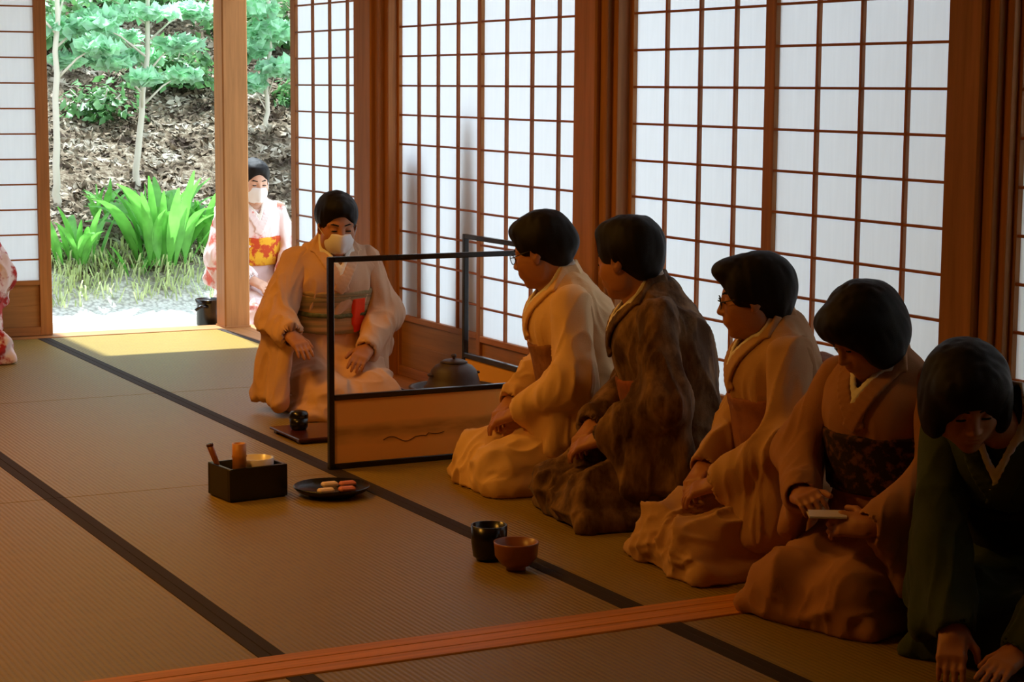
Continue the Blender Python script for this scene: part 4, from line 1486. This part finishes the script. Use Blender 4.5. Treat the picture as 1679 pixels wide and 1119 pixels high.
R_ = math.radians
K1 = cloth('cream kimono silk', (0.82, 0.53, 0.27), (0.76, 0.47, 0.23), 3.0, (0.4, 0.7))
K2 = cloth('mottled brown kimono', (0.085, 0.042, 0.020), (0.27, 0.155, 0.075), 16.0, (0.40, 0.66), 0.85, (1.2, 1.2, 0.5))
K3 = cloth('beige kimono', (0.58, 0.34, 0.17), (0.50, 0.28, 0.135), 4.0, (0.4, 0.7))
K4 = cloth('peach tan kimono', (0.44, 0.21, 0.095), (0.37, 0.17, 0.075), 4.0, (0.4, 0.7))
K5 = cloth('dark green kimono', (0.055, 0.075, 0.035), (0.030, 0.042, 0.022), 5.0, (0.4, 0.7))
KH = cloth('pale rose beige kimono', (0.70, 0.43, 0.27), (0.62, 0.36, 0.21), 5.0, (0.4, 0.7))
KP = cloth('pink and white patterned kimono', (0.85, 0.70, 0.68), (0.72, 0.16, 0.11), 9.0, (0.52, 0.60), 0.8, (1, 1, 0.6))
KL = cloth('red and white patterned kimono', (0.85, 0.72, 0.72), (0.45, 0.03, 0.03), 6.0, (0.46, 0.52))
O1 = cloth('brown obi', (0.22, 0.085, 0.032), (0.30, 0.13, 0.05), 20.0, (0.45, 0.6))
O2 = cloth('rust obi', (0.30, 0.085, 0.032), (0.20, 0.06, 0.025), 18.0, (0.45, 0.6))
O3 = cloth('russet obi', (0.33, 0.12, 0.05), (0.25, 0.085, 0.04), 14.0, (0.45, 0.6))
O4 = cloth('dark patterned obi', (0.030, 0.014, 0.009), (0.16, 0.062, 0.030), 34.0, (0.50, 0.62))
O5 = cloth('black obi', (0.010, 0.008, 0.006), (0.02, 0.016, 0.01), 14.0, (0.45, 0.6))
OH = cloth('striped beige obi', (0.52, 0.31, 0.14), (0.26, 0.20, 0.10), 1.0, (0.42, 0.56), 0.8, (1, 1, 40))
OP = cloth('orange and yellow obi', (0.80, 0.42, 0.03), (0.55, 0.07, 0.02), 12.0, (0.46, 0.52))
CH = cloth('green obi cord', (0.10, 0.12, 0.06), (0.16, 0.16, 0.08), 60.0, (0.4, 0.6))
FK = cloth('vermilion silk cloth', (0.85, 0.055, 0.012), (0.75, 0.04, 0.01), 8.0, (0.4, 0.7))

AR = dict(E=(0.015, -0.245, 0.405), W=(0.235, -0.105, 0.275))
AL = dict(E=(0.135, 0.225, 0.395), W=(0.275, 0.075, 0.270))
SL = dict(R=AR, L=dict(AL, drop=((0.225, 0.20, 0.125), (0.07, 0.258, 0.13))))
person('woman in cream kimono seated nearest the low screen, wearing glasses, hands in lap', (5.535, -3.168), 84, 0.925, 0.21, twist=-0.26, arms=dict(R=AR, L=AL), head=(R_(-42), 0.30, 0.0),
       hair='updo', robe=K1, obi=O1, glasses=True, seed=11, lapf=0.94, full_back=True)
person('person in mottled brown kimono seated second from the low screen, seen from behind', (4.99, -3.17), 83, 0.943, 0.21, twist=-0.34, head=(R_(-55), 0.22, 0.0),
       hair='short', robe=K2, obi=O2, seed=12, lapf=0.88, obi_at=(0.175, 0.050), arms=SL, full_back=True)
person('woman in beige kimono with glasses seated between the brown and peach kimonos', (4.345, -3.14), 85, 0.90, 0.16, twist=-0.26, head=(R_(-29), 0.18, 0.0),
       hair='fringe', robe=K3, obi=O3, knot=O3, glasses=True, seed=13, lapf=0.95, hc=(0, 0, -0.02), arms=SL)
person('woman in peach kimono with dark patterned obi looking down at her hands', (3.85, -3.09), 108, 0.87, 0.14, head=(R_(-24), 0.60, 0.0),
       arms=dict(R=dict(E=(0.10, -0.25, 0.42), W=(0.285, -0.10, 0.34), d=(0.55, 0.62, 0.10), n=(0.1, -0.5, 0.85), curl=0.8),
                 L=dict(E=(0.11, 0.26, 0.40), W=(0.33, 0.165, 0.30), d=(0.35, -0.90, 0.0), n=(0.75, 0.25, 0.6), curl=0.8, drop=((0.25, 0.23, 0.14), (0.05, 0.27, 0.14)))),
       hair='bob', robe=K4, obi=O4, seed=44, kfold=0.55, lapf=0.90, hc=(0, 0, -0.02))
person('woman in dark green kimono bowing with hands on the floor', (3.47, -3.22), 125, 0.90, 0.66, side=0.05, hc=(0.0, -0.075, -0.015), head=(R_(30), 0.52, 0.10), lapf=0.85,
       arms=dict(R=dict(E=(0.36, -0.145, 0.28), W=(0.475, -0.075, 0.115), d=(0.60, 0.10, -0.60), n=(0.55, 0, 0.6), curl=0.25, drop=((0.41, -0.18, 0.09), (0.30, -0.22, 0.14))),
                 L=dict(E=(0.38, 0.20, 0.28), W=(0.49, 0.09, 0.085), d=(0.75, -0.25, -0.22), n=(0.35, 0, 0.9), curl=0.15, drop=((0.42, 0.20, 0.03), (0.32, 0.26, 0.12)))),
       hair='bob', robe=K5, obi=O5, seed=15)
person('masked hostess in pale kimono with red cloth at her obi, kneeling behind the low screen', (7.33, -3.005), 174, 0.915, 0.18, head=(R_(-4), 0.25, 0.0),
       arms=dict(R=dict(E=(0.13, -0.285, 0.41), W=(0.30, -0.255, 0.355), d=(0.82, 0.25, -0.42), n=(0.45, 0, 0.9), curl=0.35, drop=((0.27, -0.30, 0.06), (0.08, -0.34, 0.08)))),
       hair='updo', robe=KH, obi=OH, cord=CH, fukusa=[FK], mask=True, skin='skin', seed=16, hc=(0, 0, -0.015), sash=OH)
person('masked woman in pink and white kimono seated outside behind the sunlit pillar', (10.42, -3.80), 180, 0.94, 0.08, head=(0, 0.15, 0),
       hair='updo', robe=KP, obi=OP, mask=True, skin='skin_pale', seed=17, z=-0.035, fine=0.007, coarse=0.009)
person('person in red and white kimono at the picture edge before the far paper screen', (9.42, -1.92), 180, 0.95, 0.10, head=(0, 0.15, 0),
       hair='updo', robe=KL, obi=O2, skin='skin_pale', seed=18, fine=0.009, coarse=0.011)

a_ = math.radians(108)


def at_guest(x, y, z):
    return (3.85 + 0.87 * (x * math.cos(a_) - y * math.sin(a_)), -3.09 + 0.87 * (x * math.sin(a_) + y * math.cos(a_)), 0.87 * z)


pf = empty('folded_paper', at_guest(0.365, 0.045, 0.318), R_(60), 'small folded white paper held in the hands of the woman in peach', 'paper')
bm = bmesh.new()
bm_box(bm, (-0.045, -0.035, -0.002), (0.045, 0.035, 0.001), 0.0008)
link('lower_fold', to_me(bm, 'lower_fold'), M['porcelain'], pf)
bm = bmesh.new()
bm_box(bm, (-0.045, -0.004, 0.001), (0.045, 0.034, 0.003), 0.0008)
for q in bm.verts:
    q.co.z += 0.25 * max(0, 0.03 - q.co.y)
link('upper_fold', to_me(bm, 'upper_fold'), M['porcelain'], pf)
